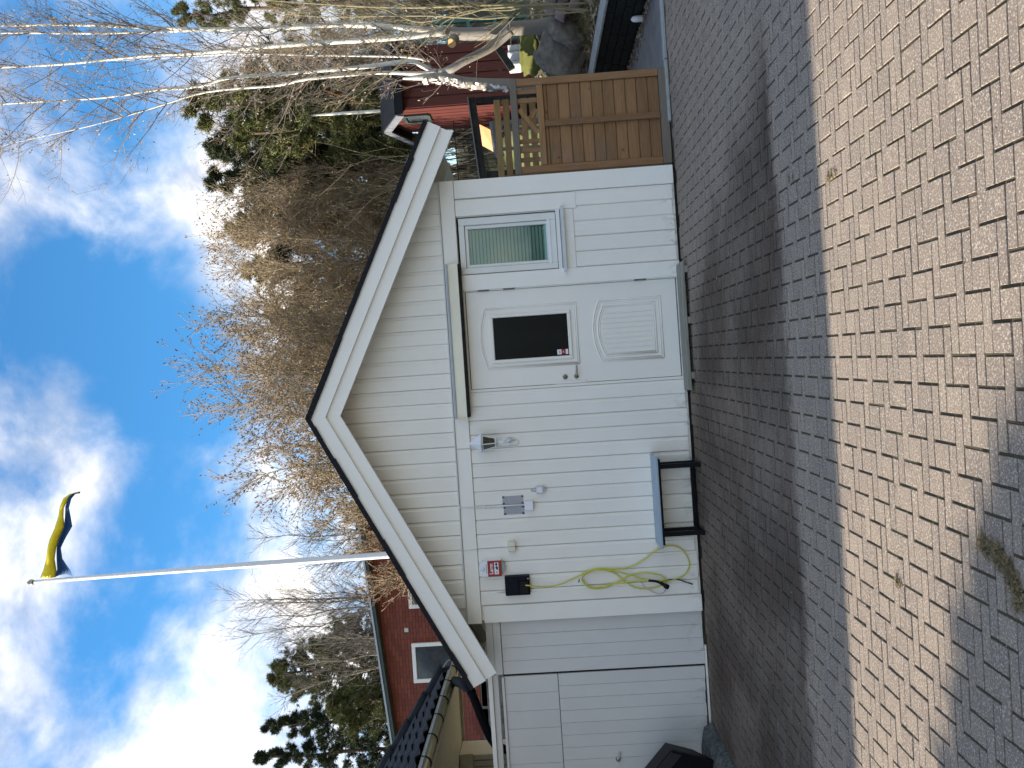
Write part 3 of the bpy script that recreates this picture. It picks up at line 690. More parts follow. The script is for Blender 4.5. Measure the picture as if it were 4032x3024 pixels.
# alarm sign
al = empty('alarm_sign', (-1.738, -.05, 1.9), 'red and white alarm box reading Larm above the black charger', 'alarm box')
ax0, ax1 = -1.813, -1.663
MB().prism([(ax0, 1.90), (ax1, 1.90), (ax1, 2.085), (ax1 - .018, 2.103), (ax0 + .018, 2.103), (ax0, 2.085)], 1, -.085, -.0235).build('housing', MT['white_plastic'], al)
MB().box(ax0 + .001, ax1 - .001, -.0885, -.0855, 1.897, 2.030).build('red_panel', MT['red'], al)
MB().prism([(ax0 + .01, 1.8975), (ax1 - .005, 1.8975), (ax1 - .040, 1.868), (ax1 - .080, 1.864), (ax0 + .015, 1.884)], 1, -.078, -.0235).build('underside', MT['alarm_base'], al)
MB().box(ax0 + .020, ax1 - .018, -.0915, -.0890, 1.925, 1.966).build('pictogram_strip', MT['text_white'], al)
MB().lathe((ax0 + .072, -.085, 2.075), [(.020, 0), (.018, -.004), (.005, -.005)], 14, 'Y').build('beacon', MT['pale_blue'], al, True)
MB().box(ax0 + .030, ax1 - .030, -.0868, -.0854, 2.038, 2.047).build('small_print', MT['text_grey'], al)
pg = MB()
pg.lathe((ax1 - .035, -.0917, 1.946), [(.011, 0), (.011, -.0008)], 10, 'Y'); pg.box(ax1 - .050, ax1 - .020, -.0925, -.0917, 1.942, 1.950)
pg.prism([(ax0 + .062, 1.932), (ax0 + .092, 1.932), (ax0 + .098, 1.945), (ax0 + .086, 1.958), (ax0 + .078, 1.952), (ax0 + .066, 1.948)], 1, -.0925, -.0917)
pg.build('pictograms', MT['text_dark'], al)
ring = MB().lathe((ax0 + .040, -.0917, 1.946), [(.010, 0), (.010, -.0008)], 10, 'Y').build('pictogram_ring', MT['text_grey'], al)
def text(body, size, loc, mat, parent, name, depth=.0012, bold=0.0):
    cu = bpy.data.curves.new(name, 'FONT'); cu.body = body; cu.size = size; cu.extrude = depth / 2; cu.offset = bold; cu.align_x = 'CENTER'
    o = bpy.data.objects.new(name, cu); COL.objects.link(o); bpy.context.view_layer.update()
    me = bpy.data.meshes.new_from_object(o.evaluated_get(bpy.context.evaluated_depsgraph_get())); bpy.data.objects.remove(o)
    R_ = Matrix.Translation(Vector(loc)) @ Matrix.Rotation(math.pi / 2, 4, 'X'); me.transform(R_); me.materials.clear(); me.materials.append(mat)
    return link(name, me, parent)
text('Larm', .050, ((ax0 + ax1) / 2 - .002, -.0893, 1.980), MT['text_white'], al, 'lettering', .0014, .0012)
# charger box
ch = empty('charger_box', (-1.917, -.06, 1.64), 'black wall charger box feeding the yellow cable', 'charger')
MB().cbox(-2.008, -1.826, -.085, -.023, 1.640, 1.876, .006).build('housing', MT['charger'], ch)
MB().cbox(-1.995, -1.840, -.093, -.0855, 1.745, 1.866, .004).build('front_cover', MT['charger'], ch)
MB().cbox(-1.985, -1.875, -.110, -.0855, 1.652, 1.738, .006).build('socket_flap', MT['black'], ch)
MB().box(-1.858, -1.846, -.0868, -.0856, 1.648, 1.660).build('status_light', MT['text_grey'], ch)
MB().tube([(-1.985, -.026, 1.876), (-1.985, -.026, 1.960), (-1.985, -.026, 1.965)], .004, 6).build('lead', MT['white_plastic'], ch, True)
# charging cable, hung in coils on a hook
r4 = lambda X_, Y_: (1700 + X_ * 1100 / 1825, 1500 + Y_ * 1100 / 1825)
def cablepts(pts, dep=-.045):
    out = []
    for k, p in enumerate(pts):
        d_ = p[2] if len(p) > 2 else dep
        out.append(at(*r4(p[0], p[1]), d_))
    return out
def smooth_pts(P, n=5):
    out = []
    for i in range(len(P) - 1):
        p0, p1, p2, p3 = P[max(i - 1, 0)], P[i], P[i + 1], P[min(i + 2, len(P) - 1)]
        for k in range(n):
            t = k / n; out.append(.5 * ((2 * p1) + (p2 - p0) * t + (2 * p0 - 5 * p1 + 4 * p2 - p3) * t * t + (3 * p1 - p0 - 3 * p2 + p3) * t ** 3))
    out.append(P[-1]); return out
cb_ = empty('charging_cable', tuple(at(*r4(960, 1300), -.03)), 'yellow charging cable coiled on a hook below the black box', 'cable')
runs = [[(600, 1333, -.098), (640, 1337, -.11), (720, 1343, -.08), (820, 1334, -.06), (900, 1303), (970, 1268), (1030, 1240), (1090, 1226), (1180, 1228), (1260, 1223), (1330, 1201), (1400, 1156), (1460, 1112), (1525, 1081), (1580, 1078), (1632, 1100), (1670, 1150), (1683, 1200), (1666, 1250), (1622, 1284), (1565, 1301), (1500, 1310)],
        [(982, 1296, -.075), (995, 1262, -.07), (1060, 1236, -.06), (1130, 1236), (1200, 1258), (1260, 1308), (1320, 1345), (1400, 1357), (1470, 1346), (1520, 1322), (1536, 1302), (1500, 1275), (1430, 1256), (1350, 1258), (1285, 1277), (1215, 1312), (1150, 1345), (1080, 1357), (1020, 1345), (988, 1315), (980, 1290)],
        [(986, 1276, -.062), (1030, 1248, -.062), (1100, 1234, -.062), (1200, 1243, -.058), (1300, 1268, -.056), (1400, 1296, -.056), (1520, 1306, -.056)],
        [(984, 1302, -.066), (1010, 1335, -.062), (1070, 1349, -.060), (1150, 1333, -.058), (1250, 1317, -.058), (1370, 1304, -.058), (1440, 1300, -.06)]]
for r_ in runs: MB().tube(smooth_pts(cablepts(r_), 5), .0066, 8).build('cable_run', MT['yellow'], cb_, True)
MB().tube(smooth_pts(cablepts([(1415, 1304, -.075), (1460, 1308, -.08), (1500, 1322, -.085), (1525, 1338, -.09), (1545, 1348, -.085)]), 4), [.012] * 8 + [.016] * 4 + [.024] * 4 + [.020], 10).build('plug', MT['black'], cb_, True)
MB().tube(smooth_pts(cablepts([(1525, 1306), (1560, 1299), (1610, 1297), (1655, 1312), (1706, 1328)]), 4), .0058, 6).build('plug_tail', MT['black'], cb_, True)
MB().tube(smooth_pts(cablepts([(1366, 1308), (1385, 1340), (1420, 1366), (1465, 1386), (1510, 1386), (1534, 1352)]), 4), .0035, 6).build('tether', MT['text_grey'], cb_, True)
hk = at(*r4(962, 1300), -.023); MB().tube([hk, hk + Vector((0, -.05, 0)), hk + Vector((0, -.075, .012))], .006, 6).build('hook', MT['hinge'], cb_)
# ---- small table against the wall
tb = empty('wall_table', (-1.17, -.18, 0), 'narrow blue-grey table on black metal legs against the garage wall', 'table')
MB().cbox(-1.590, -.748, -.355, -.025, .398, .420, .003).build('table_top', MT['table'], tb)
MB().box(-1.560, -.775, -.330, -.05, .375, .397).build('apron', MT['black_metal'], tb)
for x in (-.852, -1.478):
    for y in (-.075, -.245): MB().box(x - .021, x + .021, y - .018, y + .018, .012, .374).build('leg', MT['black_metal'], tb)
    MB().cbox(x - .020, x + .020, -.30, -.035, .0, .026, .005).build('foot', MT['black_metal'], tb)
MB().box(-1.45, -.87, -.070, -.050, .030, .055).build('stretcher', MT['black_metal'], tb)
# ---- door step
ds = empty('door_step', (.43, -.16, 0), 'weathered grey-green plank step in front of the white door', 'step')
for k, (y0, y1) in enumerate(((-.285, -.172), (-.168, -.048))): MB().cbox(-.165 + .004 * k, 1.02, y0, y1, .030, .058, .004).build('plank', MT['step'], ds)
for x in (-.06, .45, .92): MB().box(x, x + .06, -.275, -.06, 0, .029).build('bearer', MT['step'], ds)
# ================================================================== PLANK GATE LEFT OF THE GARAGE
pg_ = empty('plank_gate', (-3.2, .06, 0), 'greyish white plank gate and side panel left of the garage', 'gate')
GY = .045
def gboard(x0, x1, z0, z1, name='board', y=GY): return MB().cbox(x0 + .0012, x1 - .0012, y, y + .024, z0, z1, .0022).build(name, MT['grey_white'], pg_)
for k in range(4): gboard(-2.800 + k * .1275, -2.800 + (k + 1) * .1275, .012 + br.uniform(0, .012), 1.952)
for k in range(10):
    w_ = .1195; gboard(-2.820 - (k + 1) * w_, -2.820 - k * w_, .020 + br.uniform(0, .012), 1.428)
for k in range(7):
    w_ = .1708; gboard(-2.820 - (k + 1) * w_, -2.820 - k * w_, 1.434, 1.948, 'upper_board')
MB().cbox(-4.02, -2.822, GY - .016, GY + .03, 1.950, 1.976, .002).build('gate_top_rail', MT['grey_white'], pg_)
for a in ((1.958, 2.030, .012), (2.033, 2.100, .0)): MB().cbox(-2.795, -2.272, GY - a[2], GY + .04, a[0], a[1], .003).build('panel_rail', MT['grey_white'], pg_)
MB().cbox(-4.30, -2.797, GY - .010, GY + .05, 2.008, 2.062, .003).build('lintel', MT['grey_white'], pg_); MB().cbox(-4.30, -2.797, GY - .03, GY + .07, 2.065, 2.106, .003).build('lintel_cap', MT['trim'], pg_)
MB().box(-4.28, -2.28, GY + .030, GY + .05, .02, 1.95).build('ledge', MT['interior'], pg_)
MB().cbox(-4.34, -4.03, GY, GY + .04, .0, 2.0, .003).build('gate_post', MT['grey_white'], pg_)
gh = MB().lathe((-3.668, GY, .906), [(.024, 0), (.024, -.008), (.012, -.012), (.010, -.045)], 14, 'Y'); gh.tube([(-3.668, GY - .045, .906), (-3.655, GY - .055, .902), (-3.58, GY - .054, .886)], [.010, .010, .007], 8); gh.build('handle', MT['steel'], pg_, True)
MB().cbox(-3.6, -2.62, GY - .012, GY + .02, -.035, .012, .002).build('bottom_strip', MT['trim'], pg_)
# tipped wheelbarrow tub
wb = empty('wheelbarrow_tub', (-3.7, -.35, .1), 'black ribbed wheelbarrow tub tipped up against the plank gate', 'wheelbarrow')
K = Vector((-3.335, .475)); d1 = Vector((-.734, .679)); d2 = Vector((-.30, -.954))
def tub(sc, y0, y1, inset):
    A = [K, K + d1 * .58, K + d1 * .55 + d2 * .42, K + d2 * .42]; c = sum(A, Vector((0, 0))) / 4
    B = [c + (a - c) * sc for a in A]; m = MB()
    m.add([(a.x, y0, a.y) for a in A] + [(b_.x, y1, b_.y) for b_ in B], [(0, 1, 5, 4), (1, 2, 6, 5), (2, 3, 7, 6), (3, 0, 4, 7), (4, 5, 6, 7)]); return m
tub(.62, -.52, -.16, 0).build('tub', MT['bag'], wb)
nrm_ = Vector((-d1.y, d1.x)) * -1
for k in range(6):
    o_ = Vector((d1.y, -d1.x)) * 0 + d2 * (.012 + k * .017); m = MB(); A = [K + o_ - d1 * .0, K + d1 * .56 + o_]
    m.bar((A[0].x, -.532, A[0].y), (A[1].x, -.532, A[1].y), .012, .007); m.build('rim_rib', MT['rib'], wb)
m = MB(); m.bar((K.x, -.534, K.y), ((K + d2 * .42).x, -.534, (K + d2 * .42).y), .03, .02); m.build('rim', MT['bag'], wb)
MB().add([(p.x, -.524, p.y) for p in (K, K + d1 * .58, K + d1 * .55 + d2 * .42, K + d2 * .42)] + [(p.x, -.515, p.y) for p in (K, K + d1 * .58, K + d1 * .55 + d2 * .42, K + d2 * .42)], [(0, 1, 2, 3), (7, 6, 5, 4), (0, 1, 5, 4), (1, 2, 6, 5), (2, 3, 7, 6), (3, 0, 4, 7)]).build('tub_base', MT['bag'], wb)
MB().tube([(K.x - .20, -.56, K.y + .10), (K.x - .42, -.50, K.y + .16), (K.x - .62, -.42, K.y + .30)], .016, 8).build('handle_tube', MT['blue_strap'], wb, True)
MB().tube([(K.x - .30, -.55, .06), (K.x - .55, -.52, .10), (K.x - .75, -.5, .30)], .016, 8).build('frame_tube', MT['blue_strap'], wb, True)
from mathutils import noise as mnoise
def boulder(name, c, s, mat, label, cat, seed, rough=.30, sub=4, boxy=.6, tilt=0.0):
    bm = bmesh.new(); bmesh.ops.create_icosphere(bm, subdivisions=sub, radius=1.0); off = Vector((seed * 3.1, seed * 1.7, seed * .9)); rt = Matrix.Rotation(tilt, 3, 'Y') @ Matrix.Rotation(seed * 1.3, 3, 'Z')
    for v in bm.verts:
        n_ = v.co.normalized(); q_ = Vector([math.copysign(abs(t) ** boxy, t) for t in n_])
        f = 1 + rough * (mnoise.noise(n_ * 1.2 + off) + .5 * mnoise.noise(n_ * 3.1 + off) + .25 * mnoise.noise(n_ * 7 + off))
        f -= .25 * rough * abs(mnoise.noise(n_ * 4 + off * 2))
        q_ = q_ * f; v.co = Vector(c) + rt @ Vector((q_.x * s[0], q_.y * s[1], q_.z * s[2]))
    me = bpy.data.meshes.new(name); bm.to_mesh(me); bm.free(); me.materials.append(MT[mat]); me.polygons.foreach_set('use_smooth', [True] * len(me.polygons))
    return tag(link(name, me), label, cat)
gs_ = empty('granite_edging', (-3.75, -.5, 0), 'rough granite edging block under the wheelbarrow tub', 'edging stone')
rg = random.Random(2); m = MB(); nn = 9
rows = []
for j in range(nn):
    y = -.98 + j * .88 / (nn - 1); jit = rg.uniform(-.025, .03)
    rows.append([(-4.35, y, -.05), (-4.35, y, .125), (-3.52 + jit * .5, y, .125 + rg.uniform(-.008, .008)), (-3.42 + jit, y, .115 + rg.uniform(-.015, .01)), (-3.355 + jit, y, .075 + rg.uniform(-.02, .02)), (-3.335 + jit + rg.uniform(-.02, .02), y, .02), (-3.34 + jit, y, -.05)])
vs = [p for r_ in rows for p in r_]; fs = [(j * 7 + i, j * 7 + i + 1, (j + 1) * 7 + i + 1, (j + 1) * 7 + i) for j in range(nn - 1) for i in range(6)]
fs += [tuple(range(7)), tuple(range((nn - 1) * 7, nn * 7))]
m.add(vs, fs).build('stone', MT['granite'], gs_)
# ================================================================== LARCH GATE RIGHT OF THE GARAGE
lg = empty('larch_gate', (2.49, .1, 0), 'brown timber gate with horizontal boards and lattice top right of the garage', 'gate')
y0 = .085
MB().cbox(2.028, 2.098, y0, y0 + .055, .085, 1.455, .004).build('stile', MT['wood_v'], lg); MB().cbox(2.880, 2.950, y0, y0 + .055, .085, 1.455, .004).build('stile', MT['wood_v'], lg)
MB().cbox(2.024, 2.955, y0 - .006, y0 + .06, 1.457, 1.522, .004).build('top_rail', MT['wood_grey'], lg); MB().cbox(2.026, 2.952, y0 - .004, y0 + .058, .0, .083, .004).build('bottom_rail', MT['wood_grey'], lg)
MB().cbox(2.100, 2.878, y0 - .004, y0 + .05, 1.203, 1.264, .003).build('middle_rail', MT['wood_h'], lg)
MB().cbox(2.468, 2.528, y0 - .012, y0 + .012, .086, 1.201, .003).build('middle_stile', MT['wood_v'], lg)
z_ = .087; k = 0
while z_ < 1.19:
    zt = min(z_ + .1035, 1.199); MB().cbox(2.10 + br.uniform(0, .003), 2.878, y0 + .016 + br.uniform(0, .005), y0 + .038, z_, zt - .002, .003).box(2.102, 2.876, y0 + .0385, y0 + .050, z_ - .001, zt + .006).build('board', MT['wood_h'], lg); z_ += .1083; k += 1
for x in (2.145, 2.235, 2.325, 2.72, 2.808): MB().cbox(x, x + .042, y0 + .018, y0 + .036, 1.266, 1.455, .002).build('lattice_slat', MT['wood_v'], lg)
mb = MB(); mb.bar((2.42, y0 + .022, 1.275), (2.66, y0 + .022, 1.445), .016, .042, (0, 0, 1)); mb.build('lattice_brace', MT['wood_h'], lg)
mb = MB(); mb.bar((2.42, y0 + .040, 1.445), (2.66, y0 + .040, 1.275), .016, .042, (0, 0, 1)); mb.build('lattice_brace', MT['wood_h'], lg)
# honey coloured fence farther back
bf = empty('slat_fence', (3.13, 2.4, 0), 'honey coloured slat fence standing behind the larch gate', 'fence')
for k in range(6): MB().cbox(2.60, 3.62, 2.40, 2.422, 1.675 - k * .112, 1.755 - k * .112, .003).build('slat', MT['wood_y'], bf)
for x in (2.60, 3.56): MB().cbox(x, x + .06, 2.424, 2.48, .0, 1.74, .003).build('post', MT['wood_v'], bf)
bm_ = empty('dark_beam', (3.7, 4.2, 0), 'dark beam on two posts behind the honey coloured fence', 'beam')
m = MB(); m.bar((3.05, 4.2, 2.03), (4.33, 4.2, 2.13), .12, .10); m.build('beam', MT['dark_wood'], bm_)
m = MB(); m.bar((3.05, 4.17, 2.090), (4.33, 4.17, 2.190), .12, .018); m.build('lit_top_strip', MT['grey_wood'], bm_)  # paler strip: the beam's lit top edge put into the colour
for x, h in ((3.12, 1.98), (4.24, 2.07)): MB().box(x, x + .09, 4.16, 4.25, -.1, h).build('post', MT['dark_wood'], bm_)
osh = empty('orange_board', (3.87, 4.55, 0), 'bright orange tilted board behind the dark beam', 'board')
m = MB(); pts = [(4.04, 4.5, 2.06), (3.92, 4.52, 1.85), (3.68, 4.85, 1.84), (3.80, 4.8, 2.05)]; m.add(pts + [(p[0], p[1] + .02, p[2] - .02) for p in pts], [(0, 1, 2, 3), (7, 6, 5, 4), (0, 1, 5, 4), (1, 2, 6, 5), (2, 3, 7, 6), (3, 0, 4, 7)]); m.build('panel', MT['orange'], osh)
for p_ in ((3.95, 4.56), (3.74, 4.84)): MB().box(p_[0] - .02, p_[0] + .02, p_[1], p_[1] + .04, .0, 1.9).build('prop', MT['grey_wood'], osh)
gb = empty('grey_rail', (3.75, 4.45, 0), 'grey rounded rail under the orange board', 'rail')
MB().tube([(4.05, 4.46, 1.855), (3.62, 4.46, 1.83), (3.53, 4.46, 1.80), (3.49, 4.46, 1.73)], .05, 10).build('rail', MT['grey_wood'], gb, True)
MB().box(3.98, 4.05, 4.43, 4.5, .0, 1.83).build('post', MT['grey_wood'], gb)
# iron railing on the slope
ir = empty('iron_railing', (5.0, 9, 1.4), 'black iron railing with thin upright bars on the slope', 'railing')
MB().bar((4.15, 9, 2.80), (5.75, 9, 2.84), .03, .02).build('top_bar', MT['iron'], ir); MB().bar((4.15, 9, 1.75), (5.75, 9, 1.78), .03, .02).build('bottom_bar', MT['iron'], ir)
for k in range(18): MB().box(4.18 + k * .09, 4.192 + k * .09, 8.994, 9.006, 1.5 if k % 6 == 0 else 1.77, 2.82).build('upright', MT['iron'], ir)
for cx, cz in ((5.20, 2.50), (5.05, 2.44)): MB().tube([(cx + .10 * math.cos(a), 8.98, cz + .08 * math.sin(a)) for a in np.linspace(0, 5.6, 14)], .008, 5).build('scroll', MT['iron'], ir)
# ================================================================== HOUSE LEFT (out of frame for the most part)
hs = empty('beige_house', (-8, 0, 0), 'beige house with black tiled roof and khaki gutter at the left edge', 'house')
EX, EZ = -3.97, 2.99; RXh, RZh = -8.05, 2.99 + 4.08 * .715; HY0, HY1 = -3.40, 3.52; slope_h = .715
# body walls
MB().prism([(-11.6, 0), (-6.0, 0), (-6.0, 3.7), (-8.05, 5.35), (-11.6, 2.85)], 1, HY0 + .32, 3.20).build('wall', MT['beige'], hs)
for k in range(16): MB().box(-5.98 + k * .1245, -5.98 + k * .1245 + .120, HY0 + .02, HY1 - .02, 2.832, 2.850).build('soffit_board', MT['beige'], hs)
MB().prism([(EX - .01, 2.80), (EX + .015, 2.80), (EX + .015, 2.96), (EX - .01, 2.96)], 1, HY0 + .02, HY1 - .02).build('eave_fascia', MT['beige'], hs)
MB().box(-6.0, EX + .012, HY1 - .05, HY1 - .02, 2.790, 2.99).build('end_fascia', MT['beige'], hs)
# roof: deck, then tiles in courses
def roofz(x): return EZ + (EX - x) * slope_h
MB().prism([(EX, EZ - .03), (RXh, RZh - .03), (-12.1, RZh - .03 - 4.05 * slope_h), (-12.1, RZh - .09 - 4.05 * slope_h), (RXh, RZh - .12), (EX, EZ - .09)], 1, HY0, HY1 - .06).build('roof_deck', MT['roof_black'], hs)
tw_, tl_ = .30, .345
def tile_mesh():
    m = MB(); n = 9; up = []; dn = []
    sx, sz = -1 / math.sqrt(1 + slope_h ** 2), slope_h / math.sqrt(1 + slope_h ** 2); nx, nz = slope_h / math.sqrt(1 + slope_h ** 2), 1 / math.sqrt(1 + slope_h ** 2)
    rows_ = []
    for s_, h0 in ((-.03, .030), (tl_, .004)):
        for th in (0, -.014):
            rows_.append([(sx * s_ + nx * (h0 + th + .022 * math.sin(2 * math.pi * i / (n - 1) * 1.0)), tw_ * i / (n - 1), sz * s_ + nz * (h0 + th + .022 * math.sin(2 * math.pi * i / (n - 1)))) for i in range(n)])
    vs = rows_[0] + rows_[1] + rows_[2] + rows_[3]; fs = []
    for i in range(n - 1): fs += [(i, i + 1, 2 * n + i + 1, 2 * n + i), (n + i, 3 * n + i, 3 * n + i + 1, n + i + 1), (i, n + i, n + i + 1, i + 1)]
    m.add(vs, fs); return m.mesh('roof_tile', MT['tile'], False)
tme = tile_mesh(); inv = root_inv(hs)
for r_ in range(14):
    x = EX - r_ * tl_ * .87 * (1 / math.sqrt(1 + slope_h ** 2)) / .87
    cols = range(0, 11) if r_ < 8 else range(7, 11)
    for c in range(23):
        y = HY1 - .10 - (c + 1) * tw_
        if (c < 11) or r_ < 1:
            o = bpy.data.objects.new('roof_tile', tme); COL.objects.link(o); o.parent = hs; o.matrix_parent_inverse = inv
            o.location = (x, y, roofz(x))
big = MB()
for r_ in range(14):
    x = EX - r_ * tl_ / math.sqrt(1 + slope_h ** 2)
    for c in range(23):
        if not ((c < 11) or r_ < 1):
            y = HY1 - .10 - (c + 1) * tw_; big.add([(x + v.co.x, y + v.co.y, roofz(x) + v.co.z) for v in tme.vertices], [tuple(p.vertices) for p in tme.polygons])
o = big.build('far_tiles', MT['tile'], hs); o['kind'] = 'stuff'
MB().prism([(EX + .03, EZ + .02), (RXh, RZh + .045), (RXh, RZh - .10), (EX + .03, EZ - .11)], 1, HY1 - .10, HY1).build('verge_cover', MT['tile'], hs)
for k in range(11):
    t0, t1 = k / 11, (k + 1) / 11; xa, xb = EX + (RXh - EX) * t0, EX + (RXh - EX) * t1
    m = MB(); m.tube([(xa + .03, HY1 - .06, roofz(xa) + .02), (xb, HY1 - .06, roofz(xb) + .035)], [.085, .068], 8); m.build('verge_tile', MT['tile'], hs, True)
MB().prism([(EX + .03, EZ + .02), (RXh, RZh + .045), (-12.1, RZh - 4.05 * slope_h), (-12.1, RZh - 4.05 * slope_h - .15), (RXh, RZh - .10), (EX + .03, EZ - .11)], 1, HY0 - .01, HY0 + .09).build('verge_cover', MT['tile'], hs)
# gutter + brackets
gx, gz_ = -3.915, 2.885; prof = [(gx + .062 * math.cos(a), gz_ + .062 * math.sin(a)) for a in np.linspace(math.pi, 2 * math.pi, 9)]
prof2 = [(gx + .057 * math.cos(a), gz_ + .057 * math.sin(a)) for a in np.linspace(2 * math.pi, math.pi, 9)]
MB().prism(prof + prof2, 1, HY0 + .02, HY1 - .04).build('gutter', MT['gutter'], hs)
MB().tube([(gx + .064, HY0 + .02, gz_ + .004), (gx + .064, HY1 - .04, gz_ + .004)], .009, 6).build('gutter_bead', MT['silver_edge'], hs)
for k in range(13):
    y = HY1 - .25 - k * .52
    MB().tube([(gx + .068 * math.cos(a), y, gz_ + .068 * math.sin(a)) for a in np.linspace(math.pi, 2 * math.pi, 10)] + [(gx + .072, y, gz_ + .03)], .007, 6).build('gutter_bracket', MT['black_metal'], hs)
MB().tube([(EX + .05, HY1 - .12, 3.02), (gx + .05, HY1 - .06, 2.97), (gx + .07, HY1 - .03, 2.93)], .014, 6).build('snow_hook', MT['silver_edge'], hs)
dp_ = [at(1650 + a * .3158, 2500 + b_ * .3158, d_) for a, b_, d_ in ((415, 575, 3.2), (470, 580, 2.6), (540, 600, 1.9), (590, 640, 1.35), (640, 680, 1.15), (700, 830, 1.05), (790, 1060, .98), (870, 1240, .95), (905, 1305, .95), (960, 1390, .98))]
dp_ += [dp_[-1] + Vector((-.12, .05, -.25)), dp_[-1] + Vector((-.13, .05, -1.7))]
dpo = empty('downpipe', tuple(dp_[-1]), 'black slanting downpipe between the beige house and the garage', 'downpipe')
MB().tube(dp_, [.062] * 4 + [.046] * 8, 12).build('pipe', MT['drain'], dpo, True)
MB().tube([dp_[4], dp_[4] + (dp_[5] - dp_[4]) * .3], .052, 12).build('collar', MT['drain'], dpo, True)
# beige boarded annex end behind the plank gate
an = empty('beige_annex', (-5.5, 3.2, 0), 'beige boarded annex end behind the plank gate at the left edge', 'annex')
MB().box(-5.99, -4.99, 3.05, 3.45, .0, 2.82).build('wall', MT['beige'], an); MB().cbox(-5.99, -4.965, 3.01, 3.045, 2.64, 2.825, .004).build('head_board', MT['beige'], an)
for k in range(12): MB().cbox(-5.985 + k * .0845, -5.985 + k * .0845 + .068, 3.02, 3.045, .0, 2.635, .003).build('board', MT['beige'], an)
# ================================================================== BRICK HOUSE BEHIND
def brick_mat():
    m, nt, b = new_mat('red_brick'); p = pos(nt); mp = add(nt, 'ShaderNodeMapping'); nt.links.new(p, mp.inputs['Vector']); mp.inputs['Rotation'].default_value = (math.pi / 2, 0, 0)
    bt = add(nt, 'ShaderNodeTexBrick'); bt.inputs['Scale'].default_value = 1.0; bt.inputs['Brick Width'].default_value = .25; bt.inputs['Row Height'].default_value = .072; bt.inputs['Mortar Size'].default_value = .006
    bt.inputs['Color1'].default_value = (.26, .068, .040, 1); bt.inputs['Color2'].default_value = (.18, .042, .026, 1); bt.inputs['Mortar'].default_value = (.06, .03, .024, 1)
    nt.links.new(mp.outputs[0], bt.inputs['Vector'])
    c = mixc(nt, mth(nt, 'MULTIPLY', ramp(nt, noise(nt, p, 2.5, 6, .6), .4, .7), .35), bt.outputs['Color'], (.13, .035, .022))
    nt.links.new(c, b.inputs['Base Color']); b.inputs['Roughness'].default_value = .9
    inv_ = mth(nt, 'SUBTRACT', 1.0, bt.outputs['Fac']); bump(nt, b, inv_, .6, .01); return m
MT['brick'] = brick_mat()
BY = 10.0
bh = empty('brick_house', (-6.5, BY + 3, 2.6), 'red brick house with sloping dark roof edge and white windows', 'house')
def bez(x): return 5.60 + (x + 3.2) * .0855
MB().prism([(-11, 3.17), (-2.9, 3.17), (-2.9, bez(-2.9) - .088), (-11, bez(-11) - .088)], 1, BY, BY + 6).build('wall', MT['brick'], bh)
for i in range(12):
    for j in range(6): MB().cbox(-11 + i * .69 + (.3 if j % 2 else 0), -10.33 + i * .69 + (.3 if j % 2 else 0), BY - .05 + .01 * ((i * 3 + j) % 3), BY + .1, 2.14 + j * .172, 2.30 + j * .172, .02).build('plinth_stone', MT['stone'], bh)
MB().box(-11.2, -2.88, BY - .03, BY + 5.9, 1.2, 3.16).build('plinth_core', MT['stone'], bh)
m = MB(); m.prism([(-11.3, bez(-11.3) - .09), (-2.7, bez(-2.7) - .09), (-2.7, bez(-2.7)), (-11.3, bez(-11.3))], 1, BY - .28, BY + 6.3); rf = m.build('roof', MT['fascia'], bh)
m = MB(); m.prism([(-11.3, bez(-11.3) - .022), (-2.7, bez(-2.7) - .022), (-2.7, bez(-2.7) + .02), (-11.3, bez(-11.3) + .02)], 1, BY - .31, BY - .285); m.build('roof_edge', MT['silver_edge'], rf)
chm = MB(); chm.box(-3.3, -2.75, BY + 1.2, BY + 1.8, 5.3, 6.05); chm.build('chimney', MT['dark_wood'], rf)
MB().box(-3.15, -2.9, BY + 1.4, BY + 1.6, 6.05, 6.35).build('chimney_cap', MT['stone_pale'], rf)
def bwindow(x0, x1, z0, z1):
    t = .085; m = MB()
    for a in ((x0, x0 + t, z0, z1), (x1 - t, x1, z0, z1), (x0 + t, x1 - t, z0, z0 + t), (x0 + t, x1 - t, z1 - t, z1)): m.cbox(a[0], a[1], BY - .05, BY + .02, a[2], a[3], .006)
    w_ = m.build('window', MT['trim'], bh); MB().box(x0 + t - .01, x1 - t + .01, BY - .018, BY - .008, z0 + t - .01, z1 - t + .01).build('pane', MT['house_glass'], w_)
bwindow(-6.62, -5.72, 3.55, 4.66); bwindow(-4.93, -4.05, 3.55, 4.66)
MB().cbox(-5.46, -5.37, BY - .02, BY + .01, 4.71, 4.80, .004).build('air_vent', MT['stone_pale'], bh)
# ================================================================== FLAGPOLE AND PENNANT
fp = empty('flagpole', (-3.06, 7.0, .1), 'tall white flagpole rising behind the garage roof', 'flagpole')
MB().tube([(-3.00, 7, -.05), (-3.04, 7, 3), (-3.08, 7, 7), (-3.165, 7, 11.24)], [.072, .067, .058, .036], 16).build('pole', MT['pole'], fp, True)
MB().lathe((-3.168, 7, 11.24), [(.03, 0), (.045, .02), (.058, .055), (.055, .085), (.03, .12), (.008, .15)], 14).build('knob', MT['brass'], fp, True)
MB().tube([(-2.99, 6.93, 1.2), (-3.09, 6.93, 7), (-3.13, 6.95, 11.1)], .005, 5).build('halyard', MT['text_white'], fp)
pn = empty('pennant', (-3.1, 7, 10.8), 'blue and yellow pennant blowing to the right from the pole top', 'pennant')
